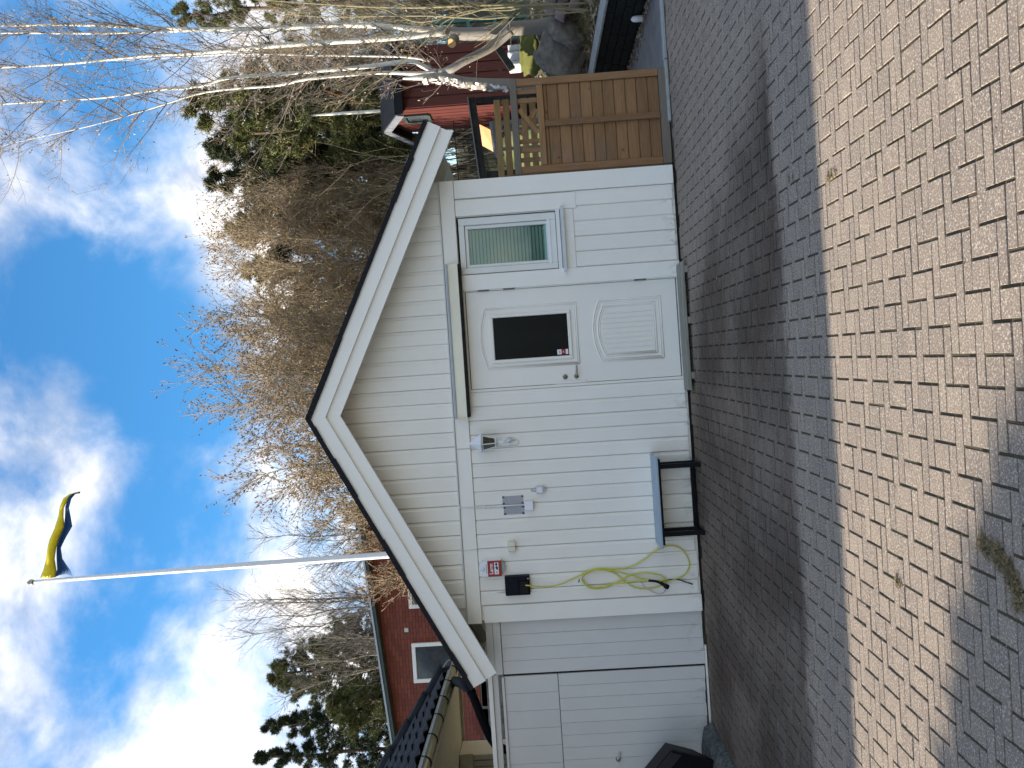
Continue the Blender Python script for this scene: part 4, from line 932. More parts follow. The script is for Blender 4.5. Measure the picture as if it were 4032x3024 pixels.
# spine points: (x, z top, z mid, z bottom)
sp_ = [(-3.09, 11.13, 10.84, 10.53), (-2.97, 11.09, 10.82, 10.56), (-2.75, 11.0, 10.80, 10.66), (-2.55, 10.93, 10.75, 10.67), (-2.35, 10.87, 10.69, 10.58), (-2.15, 10.80, 10.62, 10.47), (-1.95, 10.73, 10.60, 10.46), (-1.78, 10.66, 10.55, 10.45), (-1.62, 10.55, 10.46, 10.40), (-1.53, 10.43, 10.38, 10.34), (-1.52, 10.31, 10.29, 10.27)]
def strip(ia, ib, flip, ypm):
    m = MB(); nS = 6; P = []
    for i, s_ in enumerate(sp_):
        for k in range(nS + 1):
            t = k / nS; z_ = s_[ia] + (s_[ib] - s_[ia]) * t
            y = 7.0 + .05 * math.sin(i * 1.35 + t * 1.2) + ypm * .10 * math.sin(math.pi * t) * (1 - i / 11)
            P.append((s_[0] + .015 * math.sin(t * 5 + i), y, z_))
    fs = [(i * (nS + 1) + k, i * (nS + 1) + k + 1, (i + 1) * (nS + 1) + k + 1, (i + 1) * (nS + 1) + k) for i in range(len(sp_) - 1) for k in range(nS)]
    m.add(P, fs); me = m
    return me
o = strip(1, 2, 0, -1).build('yellow_field', MT['flag_y'], pn, True); sm_ = o.modifiers.new('t', 'SOLIDIFY'); sm_.thickness = .004
o = strip(2, 3, 0, 1).build('blue_field', MT['flag_b'], pn, True); sm_ = o.modifiers.new('t', 'SOLIDIFY'); sm_.thickness = .004
# ================================================================== RED SHED
rs = empty('red_shed', (6.6, 10.5, 1.4), 'dark red timber shed with black roof behind the birches', 'shed')
cA = Vector((5.66, 8.0)); u1 = Vector((1, -.02)).normalized(); u2 = Vector((.05, 1)).normalized()   # near corner, along front, along gable
def sw(a, b_, z): q_ = cA + u1 * a + u2 * b_; return (q_.x, q_.y, z)
W1, W2, ZW, ZR = 1.1, 1.6, 3.92, 4.26
m = MB(); m.add([sw(0, 0, .9), sw(W1, 0, .9), sw(W1, W2, .9), sw(0, W2, .9), sw(0, 0, ZW), sw(W1, 0, ZW), sw(W1, W2, ZW), sw(0, W2, ZW), sw(0, W2 / 2, ZR), sw(W1, W2 / 2, ZR)],
               [(0, 1, 5, 4), (1, 2, 6, 9, 5), (2, 3, 7, 6), (3, 0, 4, 8, 7), (4, 5, 9, 8), (6, 7, 8, 9)]); m.build('wall', MT['red_wood'], rs)
for k in range(6):
    a = k * .205; z1 = ZW; m = MB(); q0 = [sw(a, -.002, .95), sw(a + .18, -.002, .95), sw(a + .18, -.026, .95), sw(a, -.026, .95)]; q1 = [sw(a, -.002, z1), sw(a + .18, -.002, z1), sw(a + .18, -.026, z1), sw(a, -.026, z1)]
    m.add(q0 + q1, [(0, 3, 2, 1), (4, 5, 6, 7), (0, 1, 5, 4), (1, 2, 6, 5), (2, 3, 7, 6), (3, 0, 4, 7)]); m.build('board', MT['red_wood'], rs)
for k in range(8):
    b0 = k * .205; zt = ZW + (ZR - ZW) * (1 - abs((b0 + .09) / W2 * 2 - 1)) - .03; m = MB(); q0 = [sw(-.002, b0, .95), sw(-.002, b0 + .18, .95), sw(-.026, b0 + .18, .95), sw(-.026, b0, .95)]; q1 = [(p[0], p[1], zt) for p in q0]
    m.add(q0 + q1, [(0, 3, 2, 1), (4, 5, 6, 7), (0, 1, 5, 4), (1, 2, 6, 5), (2, 3, 7, 6), (3, 0, 4, 7)]); m.build('board', MT['red_wood'], rs)
for s_ in (0, 1):
    e0, e1 = (-.28, W2 / 2) if s_ == 0 else (W2 + .28, W2 / 2); ze = ZW - .10 + .05 * s_; m = MB()
    P = [sw(-.2, e0, ze), sw(W1 + .2, e0, ze), sw(W1 + .2, e1, ZR + .03), sw(-.2, e1, ZR + .03)]
    m.add([(p[0], p[1], p[2] + .06) for p in P] + [(p[0], p[1], p[2] - .01) for p in P], [(0, 1, 2, 3), (7, 6, 5, 4), (0, 1, 5, 4), (1, 2, 6, 5), (2, 3, 7, 6), (3, 0, 4, 7)]); m.build('roof', MT['roof_black'], rs)
    m = MB(); m.bar(Vector(sw(-.215, e0, ze - .05)), Vector(sw(-.215, e1, ZR - .03)), .03, .15); m.build('barge_board', MT['barge_grey'], rs)
m = MB(); m.bar(Vector(sw(-.19, -.29, ZW - .15)), Vector(sw(W1 + .19, -.29, ZW - .15)), .03, .12); m.build('eave_board', MT['roof_black'], rs)
wn_ = MB(); w0 = [sw(-.035, .35, 3.30), sw(-.035, .80, 3.30), sw(-.035, .80, 3.80), sw(-.035, .35, 3.80)]
m = MB()
for a, b_ in zip(w0, w0[1:] + w0[:1]): m.bar(Vector(a), Vector(b_), .07, .07)
wd = m.build('window', MT['fascia'], rs); m = MB(); m.add(w0, [(0, 1, 2, 3)]); m.build('pane', MT['house_glass'], wd)
# ================================================================== GREEN GARDEN FRAME, STONES BY THE BIRCH
gf_ = empty('green_frame', (6.7, 8, 1.0), 'green painted garden frame behind the cut birch trunk', 'garden frame')
for p, q_ in (((6.76, 8, .9), (6.78, 8, 3.3)), ((6.30, 8, .9), (6.32, 8, 3.2)), ((7.4, 8.2, .9), (7.42, 8.2, 3.3)), ((6.25, 8, 2.25), (7.5, 8.2, 2.35)), ((6.25, 8, 3.2), (7.5, 8.2, 3.3)), ((6.25, 8, 1.75), (7.5, 8.2, 1.8)), ((6.78, 8, 3.2), (6.4, 8.6, 3.7))):
    m = MB(); m.bar(p, q_, .07, .07); m.build('bar', MT['green_paint'], gf_)
MB().box(6.45, 6.95, 8.02, 8.05, 1.3, 1.72).build('panel', MT['green_paint'], gf_); MB().box(6.30, 6.6, 8.02, 8.05, 2.0, 2.22).build('panel', MT['green_paint'], gf_)
boulder('boulder', (4.44, 3.1, .82), (.17, .30, .34), 'stone', 'grey boulder leaning beside the birch trunk', 'boulder', 1, .28, 4, .75, .5)
boulder('boulder', (4.62, 2.8, .70), (.13, .25, .26), 'stone', 'smaller wedge shaped grey boulder in front of the larger one', 'boulder', 4, .28, 4, .7, .6)
for k, (x, y, z, s_) in enumerate(((4.78, 2.55, .80, .14), (4.92, 2.62, .92, .15), (4.98, 2.45, .74, .16), (4.74, 2.35, .64, .12))):
    boulder('pink_stone', (x, y, z), (s_, s_ * .7, s_ * .55), 'stone_pink', ['pinkish stone lying lowest against the birch foot', 'pinkish stone topmost of the pile at the birch foot', 'pinkish stone at the right of the pile by the birch', 'smallest pinkish stone at the front of the pile'][k], 'stone', 10 + k, .30, 3, .45, .3)
mw = boulder('mossy_stone', (5.27, 5.0, 1.22), (.34, .16, .15), 'moss', 'bright green moss covered stone in the sun', 'stone', 21, .35, 4, .5, .05)
for k in range(3): boulder('pale_block', (5.85 - k * .17, 6.0, 1.44), (.085, .09, .12), 'stone_pale', ['sunlit pale block right of three above the mossy stone', 'sunlit pale block in the middle of three above the mossy stone', 'sunlit pale block left of three above the mossy stone'][k], 'block', 30 + k, .15, 3, .35)
pl_ = empty('leaning_plank', (5.5, 5.5, 1.3), 'dark plank leaning behind the mossy stone', 'plank'); m = MB(); m.bar((5.72, 5.55, 1.76), (5.24, 5.45, 1.50), .05, .11); m.build('plank', MT['dark_wood'], pl_)
m = MB(); m.bar((5.70, 5.5, .7), (5.70, 5.5, 1.72), .05, .05); m.build('prop', MT['dark_wood'], pl_)
tr_ = empty('white_pipe_end', (3.91, 1.1, 0), 'short white plastic pipe stub at the foot of the retaining wall', 'pipe'); MB().lathe((3.905, 1.1, 0), [(.035, 0), (.035, .10), (.03, .13), (.012, .15)], 12).build('stub', MT['white_plastic'], tr_, True)
# ================================================================== TREES
def bark(name, a, b_, scale=10, stretch=(3, 3, .8), rough=.85):
    m, nt, b = new_mat(name); p = pos(nt); f = ramp(nt, noise(nt, p, scale, 6, .65, .4, stretch), .38, .66)
    nt.links.new(mixc(nt, f, a, b_), b.inputs['Base Color']); b.inputs['Roughness'].default_value = rough
    bump(nt, b, noise(nt, p, scale * 3, 5, .6, 0, stretch), .5, .01); return m
def birch_bark():
    m, nt, b = new_mat('birch_bark'); p = pos(nt)
    f = ramp(nt, noise(nt, p, 7, 6, .7, .6, (1, 1, 3.2)), .60, .70)
    c = mixc(nt, f, (.68, .64, .55), (.12, .10, .085))
    sp = add(nt, 'ShaderNodeSeparateXYZ'); nt.links.new(p, sp.inputs[0])
    low = ramp(nt, mth(nt, 'ADD', sp.outputs['Z'], mth(nt, 'MULTIPLY', noise(nt, p, 4, 5, .6), .9)), 3.5, 2.6)
    c = mixc(nt, mth(nt, 'MULTIPLY', low, .85), c, (.125, .10, .08))
    nt.links.new(c, b.inputs['Base Color']); b.inputs['Roughness'].default_value = .8
    bump(nt, b, noise(nt, p, 22, 5, .6, 0, (1, 1, 2)), .6, .01); return m
MT['birch'] = birch_bark()
MT['birch_twig'] = bark('birch_twig', (.27, .215, .17), (.17, .13, .105), 20)
MT['olive_twig'] = bark('olive_twig', (.30, .25, .13), (.20, .17, .10), 20)
MT['brown_bark'] = bark('brown_bark', (.30, .25, .18), (.18, .145, .105))
MT['twig_brown'] = bark('twig_brown', (.45, .355, .225), (.30, .225, .135), 6)
MT['twig_grey'] = bark('twig_grey', (.16, .135, .115), (.11, .095, .085), 6)
MT['catkin'] = basic('catkin', (.33, .235, .15), (.25, .17, .10), .9, 3)
MT['pine_bark'] = bark('pine_bark', (.13, .075, .045), (.08, .05, .035))
MT['cut_wood'] = basic('cut_wood', (.62, .36, .14), (.48, .26, .09), .8, 30)
def needle_mat(name, a, b_):
    m, nt, b = new_mat(name); p = pos(nt); f = ramp(nt, noise(nt, p, 1.6, 4, .6), .35, .65)
    isl = add(nt, 'ShaderNodeNewGeometry').outputs['Random Per Island']
    c = mixc(nt, f, a, b_); c = mixc(nt, mth(nt, 'MULTIPLY', isl, .4), c, tuple(x * .5 for x in a))
    nt.links.new(c, b.inputs['Base Color']); b.inputs['Roughness'].default_value = .7; b.inputs['Specular IOR Level'].default_value = .2; return m
MT['needle'] = needle_mat('pine_needles', (.115, .125, .042), (.17, .165, .06)); MT['needle_dark'] = needle_mat('dark_needles', (.032, .046, .020), (.055, .068, .026))
MT['needle_brown'] = needle_mat('bronzed_needles', (.17, .150, .055), (.23, .18, .08))
MT['shrub_leaf'] = needle_mat('shrub_leaf', (.05, .08, .03), (.07, .10, .035))
MT['dry_leaf'] = needle_mat('dry_leaf', (.24, .13, .07), (.30, .18, .10))
def stuff(o):
    o['kind'] = 'stuff'; return o
def perp(d, r_):
    a = Vector((r_.gauss(0, 1), r_.gauss(0, 1), r_.gauss(0, 1))); a -= d * a.dot(d)
    return a.normalized() if a.length > 1e-4 else Vector((1, 0, 0))
def twig(S, tips, p, d, L, r0, r_, nseg=4, wob=.14, lift=.05, sub=3, sublen=.45, level=1, ang=(.45, .9), rmin=.0022):
    pts = [p.copy()]; dd = d.copy()
    for i in range(nseg):
        dd = (dd + perp(dd, r_) * wob * r_.random() + Vector((0, 0, lift))).normalized()
        q_ = pts[-1] + dd * (L / nseg); ra = max(r0 * (1 - i / nseg * .8), rmin); rb = max(r0 * (1 - (i + 1) / nseg * .8), rmin)
        S.append((*pts[-1], *q_, ra, rb)); pts.append(q_)
        if level > 0:
            for k in range(sub):
                if r_.random() < .75:
                    a = r_.uniform(*ang); nd = (dd * math.cos(a) + perp(dd, r_) * math.sin(a)).normalized(); st = pts[-2].lerp(q_, r_.random())
                    twig(S, tips, st, nd, L * sublen * r_.uniform(.5, 1.15) * (1 - .35 * i / nseg), max(rb * .55, rmin), r_, 3, wob, lift, max(1, sub - 1), sublen, level - 1, ang, rmin)
    tips.append((pts[-1], dd))
def catkins(tips, r_, n, size, mat, name, droop=.5):
    V = []; Fc = []
    for t, d in tips:
        for k in range(n):
            c = t - d * r_.uniform(0, .30) + Vector((r_.gauss(0, .02), r_.gauss(0, .02), r_.gauss(0, .02))); L = size * r_.uniform(.6, 1.4); w = L * .22
            ax = (d + Vector((r_.gauss(0, .3), r_.gauss(0, .3), r_.gauss(0, .3) - droop * r_.random()))).normalized(); a = perp(ax, r_); b_ = ax.cross(a); o = len(V)
            V += [c, c + ax * L * .5 + a * w, c + ax * L * .5 - a * .5 * w + b_ * .87 * w, c + ax * L * .5 - a * .5 * w - b_ * .87 * w, c + ax * L]
            Fc += [(o, o + 2, o + 1), (o, o + 3, o + 2), (o, o + 1, o + 3), (o + 4, o + 1, o + 2), (o + 4, o + 2, o + 3), (o + 4, o + 3, o + 1)]
    return npmesh(name, [tuple(v) for v in V], Fc, mat)
def along(P, n):
    return smooth_pts(P, n)
# ---- birch clump by the path
tr = random.Random(21)
bi = empty('birch_clump', (4.88, 3.2, .9), 'several-stemmed white birch with cut stubs at the right edge', 'birch')
def stem(pts, rad, Y, parent, name, mat, wig=.06, n=4, sides=10):
    rad = [r_ * (.68 if r_ < .06 else .88) for r_ in rad]
    P = [at(x, y, Y + wig * math.sin(i * 1.3)) for i, (x, y) in enumerate(pts)]
    Q = smooth_pts(P, n); R_ = np.interp(np.linspace(0, len(pts) - 1, len(Q)), range(len(pts)), rad)
    MB().tube(Q, list(R_), sides).build(name, MT[mat], parent, True); return Q, R_
stems = []
A_ = [(2260, 98), (2171, 101), (2100, 108), (1987, 115), (1913, 131), (1829, 134), (1776, 128), (1700, 122), (1600, 112), (1500, 103), (1400, 100), (1300, 100), (1025, 114), (760, 115), (540, 107), (270, 97), (0, 102), (-300, 110), (-700, 90)]
stems.append(stem(A_, [.15, .125, .108, .102, .098, .095, .080, .062, .056, .052, .049, .047, .043, .038, .032, .027, .022, .016, .006], 3.2, bi, 'trunk', 'birch'))
stems.append(stem([(775, 117), (700, 122), (600, 126), (386, 131), (160, 130), (0, 131), (-300, 150), (-600, 160)], [.03, .028, .026, .023, .019, .016, .010, .004], 3.1, bi, 'stem', 'birch'))
stems.append(stem([(1760, 128), (1682, 136), (1600, 146), (1417, 159), (1300, 166), (1000, 187), (784, 208), (600, 217), (422, 235), (240, 253), (0, 265), (-300, 280), (-650, 300)], [.07, .055, .052, .050, .046, .042, .036, .032, .028, .024, .020, .012, .004], 3.15, bi, 'stem', 'birch'))
stems.append(stem([(2010, 118), (1965, 160), (1923, 193), (1827, 241), (1769, 275), (1720, 284), (1660, 258), (1610, 241), (1417, 265), (1200, 284), (904, 307), (783, 340), (603, 356), (422, 383), (199, 398), (0, 410), (-250, 425), (-500, 440)], [.085, .075, .068, .064, .062, .058, .050, .045, .038, .034, .029, .026, .023, .020, .017, .014, .009, .003], 3.0, bi, 'limb', 'birch'))
stems.append(stem([(1720, 284), (1640, 290), (1513, 286), (1393, 293), (1200, 313), (1085, 337), (814, 362), (603, 425), (362, 494), (120, 548), (-60, 590)], [.045, .038, .034, .031, .028, .025, .019, .013, .009, .005, .003], 2.95, bi, 'stem', 'birch'))
stems.append(stem([(1690, 240), (1600, 225), (1400, 220), (1200, 217), (950, 212), (700, 225), (450, 240)], [.022, .021, .019, .017, .013, .009, .004], 3.3, bi, 'stem', 'birch'))
for (x, y, r_) in ((1781, 165, .066), (1748, 302, .05)):
    c = at(x, y, 2.98); d = Vector((-.62, -.75, .15)).normalized(); q_ = c + d * .05
    MB().tube([c - d * .14, c, q_], [r_ * 1.1, r_, r_], 12).build('cut_stub', MT['birch'], bi, True)
    MB().tube([q_ + d * .0005, q_ + d * .006], [r_ * .93, r_ * .90], 12).build('cut_face', MT['cut_wood'], bi)
S = []; tips = []
for Q, R_ in stems:
    for i in range(len(Q) - 1):
        zc = Q[i].z
        if zc < 2.0: continue
        n_ = 2.3 * (Q[i + 1] - Q[i]).length * (3.3 if zc > 3.2 else 1.9)
        for k in range(int(n_) + (tr.random() < n_ % 1)):
            d = (Q[i + 1] - Q[i]).normalized(); a = tr.uniform(.55, 1.0); nd = (d * math.cos(a) + perp(d, tr) * math.sin(a)).normalized()
            twig(S, tips, Q[i].lerp(Q[i + 1], tr.random()), nd, tr.uniform(.45, 1.45) * (1.0 if zc > 3 else .7), max(.0085 * tr.uniform(.6, 1.3), .35 * R_[i] * .6 if R_[i] < .02 else 0), tr, 5, .22, .06, 2, .42, 2, (.4, .9), .0021)
stuff(link('twigs', segmesh('twigs', S, MT['birch_twig']), bi))
stuff(link('buds', catkins(tips[::3], tr, 1, .035, MT['twig_brown'], 'buds'), bi))
# ragged white-barked old trunk behind the gate
b2 = empty('ragged_birch_trunk', (3.45, 2.1, 0), 'ragged white-barked birch trunk just behind the larch gate', 'birch trunk')
P = [at(x, y, 2.15) for x, y in ((2560, 352), (2400, 345), (2150, 338), (2000, 333), (1923, 332), (1827, 325), (1779, 312), (1730, 302), (1650, 305), (1586, 309))]
MB().tube(smooth_pts(P, 4), list(np.interp(np.linspace(0, 9, 37), range(10), [.10, .09, .075, .07, .07, .068, .06, .05, .035, .012])), 10).build('trunk', MT['birch'], b2, True)
fl = MB()
for k in range(90):
    t = tr.random() * (len(P) - 4) + 2.2; i = int(t); c = P[i].lerp(P[i + 1], t - i); a = tr.uniform(2.2, 4.4); n_ = Vector((math.cos(a), math.sin(a) * .9 - .2, tr.uniform(-.3, .3))).normalized(); c = c + n_ * .066
    u_ = perp(n_, tr); v_ = n_.cross(u_); s_ = tr.uniform(.012, .045); cu_ = n_ * s_ * .5
    fl.add([c - u_ * s_ - v_ * s_ * .5, c + u_ * s_ * .3 - v_ * s_ * .6, c + u_ * s_ + v_ * s_ * .5 + cu_, c - u_ * s_ * .4 + v_ * s_ * .8 + cu_], [(0, 1, 2, 3)])
MT['peel'] = basic('peeling_bark', (.74, .70, .64), (.5, .44, .36), .7, 20)
fo = fl.build('peeling_bark', MT['peel'], b2); fo['kind'] = 'stuff'
# olive saplings at the edge
def sapling(pts, rad, Y, label, seed):
    r_ = random.Random(seed); t = empty('sapling', tuple(at(*pts[0], Y)), label, 'sapling', 'olive barked saplings at the right edge')
    Q, R_ = stem(pts, rad, Y, t, 'stem', 'olive_twig', .03, 4, 8); S = []; tips = []
    for i in range(4, len(Q) - 1):
        for k in range(2):
            if r_.random() < .20:
                d = (Q[i + 1] - Q[i]).normalized(); a = r_.uniform(.5, .9); twig(S, tips, Q[i], (d * math.cos(a) + perp(d, r_) * math.sin(a)).normalized(), r_.uniform(.3, .9), .006, r_, 4, .2, .05, 2, .45, 1, (.4, .9), .0026)
    stuff(link('twigs', segmesh('twigs', S, MT['olive_twig']), t))
sapling([(2385, 46), (2200, 33), (2063, 24), (2000, 20), (1800, 24), (1624, 30), (1400, 24), (1200, 12), (900, -10)], [.030, .028, .026, .024, .021, .018, .014, .010, .004], 2.0, 'thickest olive barked sapling rising at the frame edge', 1)
sapling([(2330, 42), (2180, 55), (2000, 66), (1900, 74), (1700, 63), (1500, 64), (1250, 66), (1000, 40)], [.016, .016, .015, .014, .013, .011, .008, .003], 1.9, 'thin reddish sapling beside the pinkish stones', 2)
sapling([(2350, 10), (1960, 30), (1860, 48), (1755, 82), (1682, 155), (1537, 285), (1445, 345), (1380, 400)], [.020, .018, .016, .014, .012, .009, .006, .003], 1.95, 'sapling arching leftwards across the birch stems', 3)
sapling([(2370, 75), (2150, 12), (2010, 40), (1850, 42), (1650, 88), (1480, 30), (1250, 45), (1100, 60)], [.014, .013, .012, .011, .010, .008, .006, .003], 2.3, 'slender sapling curving between the olive stem and the birch', 4)
# ---- background trees on the slope
def bare_tree(name, label, cat, group, top, Y, nst, spread, seed, mats=('brown_bark', 'twig_brown'), cat_n=2, dens=1.0, size=.11, r0=.05, low=.3, sub=2, lift=.06, catm='catkin', rmin=.004):
    r_ = random.Random(seed); tp = at(*top, Y); zb = terrain(tp.x, Y) - .1; base = Vector((tp.x, Y, zb)); H = tp.z - zb
    t = empty(name, tuple(base), label, cat, group); S = []; tips = []; trunk = MB()
    for s_ in range(nst):
        a = 2 * math.pi * (s_ + r_.random() * .6) / nst; lean = spread * (0.15 if s_ == 0 else r_.uniform(.35, 1.0)); Hs = H * (1.0 if s_ == 0 else r_.uniform(.68, 1.0))
        P = [base + Vector((.08 * math.cos(a), .08 * math.sin(a), 0))]; n = 9
        for i in range(1, n + 1):
            f = i / n; P.append(base + Vector((math.cos(a) * lean * f ** 1.2 + r_.gauss(0, .05), math.sin(a) * lean * f ** 1.2 + r_.gauss(0, .05), Hs * f)))
        trunk.tube(P, [r0 * (1 - .93 * i / n) * (1 if s_ == 0 else .8) + .005 for i in range(n + 1)], 7)
        for i in range(n):
            f = i / n
            if f < low: continue
            d = (P[i + 1] - P[i]).normalized()
            for k in range(int(7 * dens) + (r_.random() < (7 * dens) % 1)):
                an = r_.uniform(.45, 1.0); nd = (d * math.cos(an) + perp(d, r_) * math.sin(an)).normalized()
                twig(S, tips, P[i].lerp(P[i + 1], r_.random()), nd, H * .19 * r_.uniform(.5, 1.2) * (1.15 - .5 * f), .016 * (1.1 - f * .6), r_, 4, .22, lift, sub, .48, 1, (.35, .85), rmin)
        twig(S, tips, P[-1], (P[-1] - P[-2]).normalized(), H * .08, .007, r_, 3, .15, lift, 2, .5, 1, (.3, .7), rmin)
    trunk.build('trunk', MT[mats[0]], t, True); stuff(link('crown', segmesh('crown', S, MT[mats[1]]), t))
    if cat_n: stuff(link('catkins', catkins(tips, r_, cat_n, size, MT[catm], 'catkins'), t))
    return t
gB = 'brown budding trees on the slope behind the garage'
bt_spec = [((880, 480), 14.5, 'brown budding tree beside the red shed', 1.1), ((865, 640), 15.2, 'brown budding tree between the two small pine tops', 1.0), ((870, 790), 14.0, 'brown budding tree above the right barge board', 1.1), ((885, 930), 15.0, 'brown budding tree above the garage window', 1.0),
           ((910, 1060), 13.6, 'brown budding tree with the crow nest above the canopy', 1.1), ((985, 1210), 14.6, 'low brown budding tree above the door canopy', 1.0), ((1100, 1330), 13.8, 'shortest brown budding tree right of the ridge', .9), ((1020, 1440), 13.0, 'brown budding tree directly behind the ridge', 1.0), ((1130, 1660), 12.6, 'low brown budding tree left of the ridge', 1.0)]
for k, (tp, Y, lab, sp) in enumerate(bt_spec): bare_tree('budding_tree', lab, 'tree', gB, tp, Y, 5, sp, 40 + k, cat_n=1, dens=1.55, size=.075, r0=.055, low=.12, sub=3)
gC = 'bare catkin trees fanning out behind the ridge'
bare_tree('catkin_tree', 'tall catkin tree fanning out right above the garage ridge', 'tree', gC, (800, 1500), 10.8, 7, 1.5, 61, cat_n=2, dens=1.9, size=.07, r0=.05, low=.30)
bare_tree('catkin_tree', 'catkin tree on the left flank of the garage ridge', 'tree', gC, (1010, 1790), 10.4, 6, 1.3, 62, cat_n=2, dens=1.9, size=.07, r0=.045, low=.30)
bare_tree('catkin_tree', 'catkin tree on the right flank of the garage ridge', 'tree', gC, (905, 1330), 11.2, 6, 1.1, 63, cat_n=2, dens=1.8, size=.07, r0=.045, low=.30)
bare_tree('catkin_tree', 'small catkin tree just right of the flagpole foot', 'tree', gC, (1230, 1990), 9.6, 5, .9, 64, cat_n=2, dens=1.6, size=.065, r0=.035, low=.35)
bare_tree('dry_leaved_tree', 'low tree with dry brown leaves in front of the brick house', 'tree', None, (1420, 2200), 8.9, 5, .9, 65, cat_n=3, dens=1.0, size=.06, r0=.03, low=.4, catm='dry_leaf')
gL = 'leafless grey trees behind the brick house'
bare_tree('leafless_tree', 'tall leafless grey tree behind the brick house roof', 'tree', gL, (915, 2400), 20, 5, 2.2, 71, ('brown_bark', 'twig_grey'), 0, 1.25, .1, .07, .25, 3, .07, rmin=.003)
bare_tree('leafless_tree', 'leafless grey tree beside the flagpole behind the chimney', 'tree', gL, (1030, 2140), 21, 5, 1.7, 72, ('brown_bark', 'twig_grey'), 0, 1.1, .1, .06, .25, 3, .07)
bare_tree('leafless_tree', 'lower leafless grey tree in front of the left pines', 'tree', gL, (1130, 2560), 19, 5, 1.6, 73, ('brown_bark', 'twig_grey'), 0, 1.0, .1, .06, .25, 3, .07)
bare_tree('leafless_tree', 'leafless grey tree behind the right birch stems', 'tree', 'leafless trees behind the birch', (980, 250), 12, 5, 1.4, 74, ('brown_bark', 'twig_brown'), 0, 1.2, .1, .05, .2, 2, .06)
bare_tree('leafless_tree', 'leafless tree at the right frame edge behind the saplings', 'tree', 'leafless trees behind the birch', (1080, 60), 10.5, 5, 1.3, 75, ('brown_bark', 'twig_brown'), 0, 1.2, .1, .05, .2, 2, .06)
ws_ = empty('slender_birch', tuple(at(1490, 438, 11.5)), 'thin white birch standing behind the red shed roof', 'birch')
MB().tube([at(1650, 430, 11.5), at(1490, 438, 11.5), at(1350, 446, 11.5), at(1225, 455, 11.5)], [.05, .045, .04, .02], 8).build('trunk', MT['birch'], ws_, True)
op_ = empty('orange_pole', tuple(at(1475, 425, 12.5)), 'thin orange pole leaning above the red shed roof', 'pole')
MB().tube([at(1560, 455, 12.5), at(1475, 425, 12.5), at(1375, 390, 12.5), at(1275, 357, 12.5)], .022, 8).build('pole', MT['orange'], op_, True)
# crow nest
cn_ = at(1118, 1000, 13.4); ne = empty('bird_nest', tuple(cn_), 'dark twig bird nest high in a brown tree', 'nest'); S = []; nr = random.Random(4)
for k in range(260):
    a = nr.uniform(0, 6.28); e_ = nr.gauss(0, .10); c = cn_ + Vector((.22 * math.cos(a) * nr.random() ** .4, .22 * math.sin(a) * nr.random() ** .4, e_)); d = Vector((-math.sin(a), math.cos(a), nr.gauss(0, .4))).normalized() * nr.uniform(.1, .22); S.append((*(c - d), *(c + d), .007, .004))
stuff(link('nest_twigs', segmesh('nest_twigs', S, MT['dark_wood']), ne))
# ---- conifers
def tufts(pts, r_, n, L, w, mat, name):
    k = len(pts); rs_ = np.random.RandomState(r_.randint(0, 99999)); C_ = np.array([tuple(p) for p, d, s in pts]); D_ = np.array([tuple(d) for p, d, s in pts]); sc = np.array([s for p, d, s in pts])
    C_ = np.repeat(C_, n, 0); D_ = np.repeat(D_, n, 0); sc = np.repeat(sc, n)
    dirv = D_ * .7 + rs_.normal(0, .75, D_.shape); dirv /= np.linalg.norm(dirv, axis=1, keepdims=True); ln = L * sc * rs_.uniform(.55, 1.2, len(sc))
    sd = np.cross(dirv, rs_.normal(0, 1, D_.shape)); sd /= np.linalg.norm(sd, axis=1, keepdims=True); st = C_ + rs_.normal(0, L * .22, D_.shape)
    V = np.stack([st - sd * (w / 2), st + sd * (w / 2), st + dirv * ln[:, None]], 1).reshape(-1, 3); Fc = np.arange(len(V)).reshape(-1, 3); return npmesh(name, V, Fc, mat)
def pine(label, top, Y, width, seed, mat='needle', group='pines behind the brown trees', crown=.75, n=26, dens=1.0, cat='pine', name='pine_tree', spr=False):
    r_ = random.Random(seed); tp = at(*top, Y); zb = terrain(tp.x, min(Y, 34)) - .2; H = tp.z - zb; t = empty(name, (tp.x, Y, zb), label, cat, group); tk = MB(); S = []; pts = []
    base = Vector((tp.x, Y, zb)); P = [base + Vector((r_.gauss(0, .06) * (i > 0), r_.gauss(0, .06) * (i > 0), H * i / 8)) for i in range(9)]; tk.tube(P, [.13 * (1 - .85 * i / 8) + .01 for i in range(9)], 8); tk.build('trunk', MT['pine_bark'], t, True)
    z0 = H * (1 - crown); nl = int(46 * dens)
    for k in range(nl):
        f = (k + r_.random()) / nl; z_ = z0 + (H - z0) * f; a = r_.uniform(0, 6.283)
        Lb = width * ((1 - f) ** (.9 if spr else .55)) * r_.uniform(.6, 1.1) * (1 if spr else (.55 + .9 * min(1, f * 3)) / 1.3) + .10
        d = Vector((math.cos(a), math.sin(a), (-.15 + .5 * f) if spr else r_.uniform(-.05, .45))).normalized(); p0 = base + Vector((0, 0, z_)); q_ = p0; m_ = 5
        for i in range(m_):
            nq = q_ + d * (Lb / m_); S.append((*q_, *nq, .022 * (1 - i / m_) + .005, .022 * (1 - (i + 1) / m_) + .004)); 
            if i >= 1:
                for j in range(7):
                    sd = (d * .6 + perp(d, r_) * .8).normalized(); e_ = q_.lerp(nq, r_.random()) + sd * r_.uniform(.05, .28) * (Lb ** .5); pts.append((e_, (sd + Vector((0, 0, .35))).normalized(), r_.uniform(.75, 1.2)))
            q_ = nq; d = (d + Vector((0, 0, .10)) + perp(d, r_) * .12).normalized()
        pts.append((q_, d, 1.0)); pts.append((q_, d, .9))
    stuff(link('branches', segmesh('branches', S, MT['pine_bark']), t)); stuff(link('crown', tufts(pts, r_, n, .15, .026, MT[mat], 'crown'), t)); return t
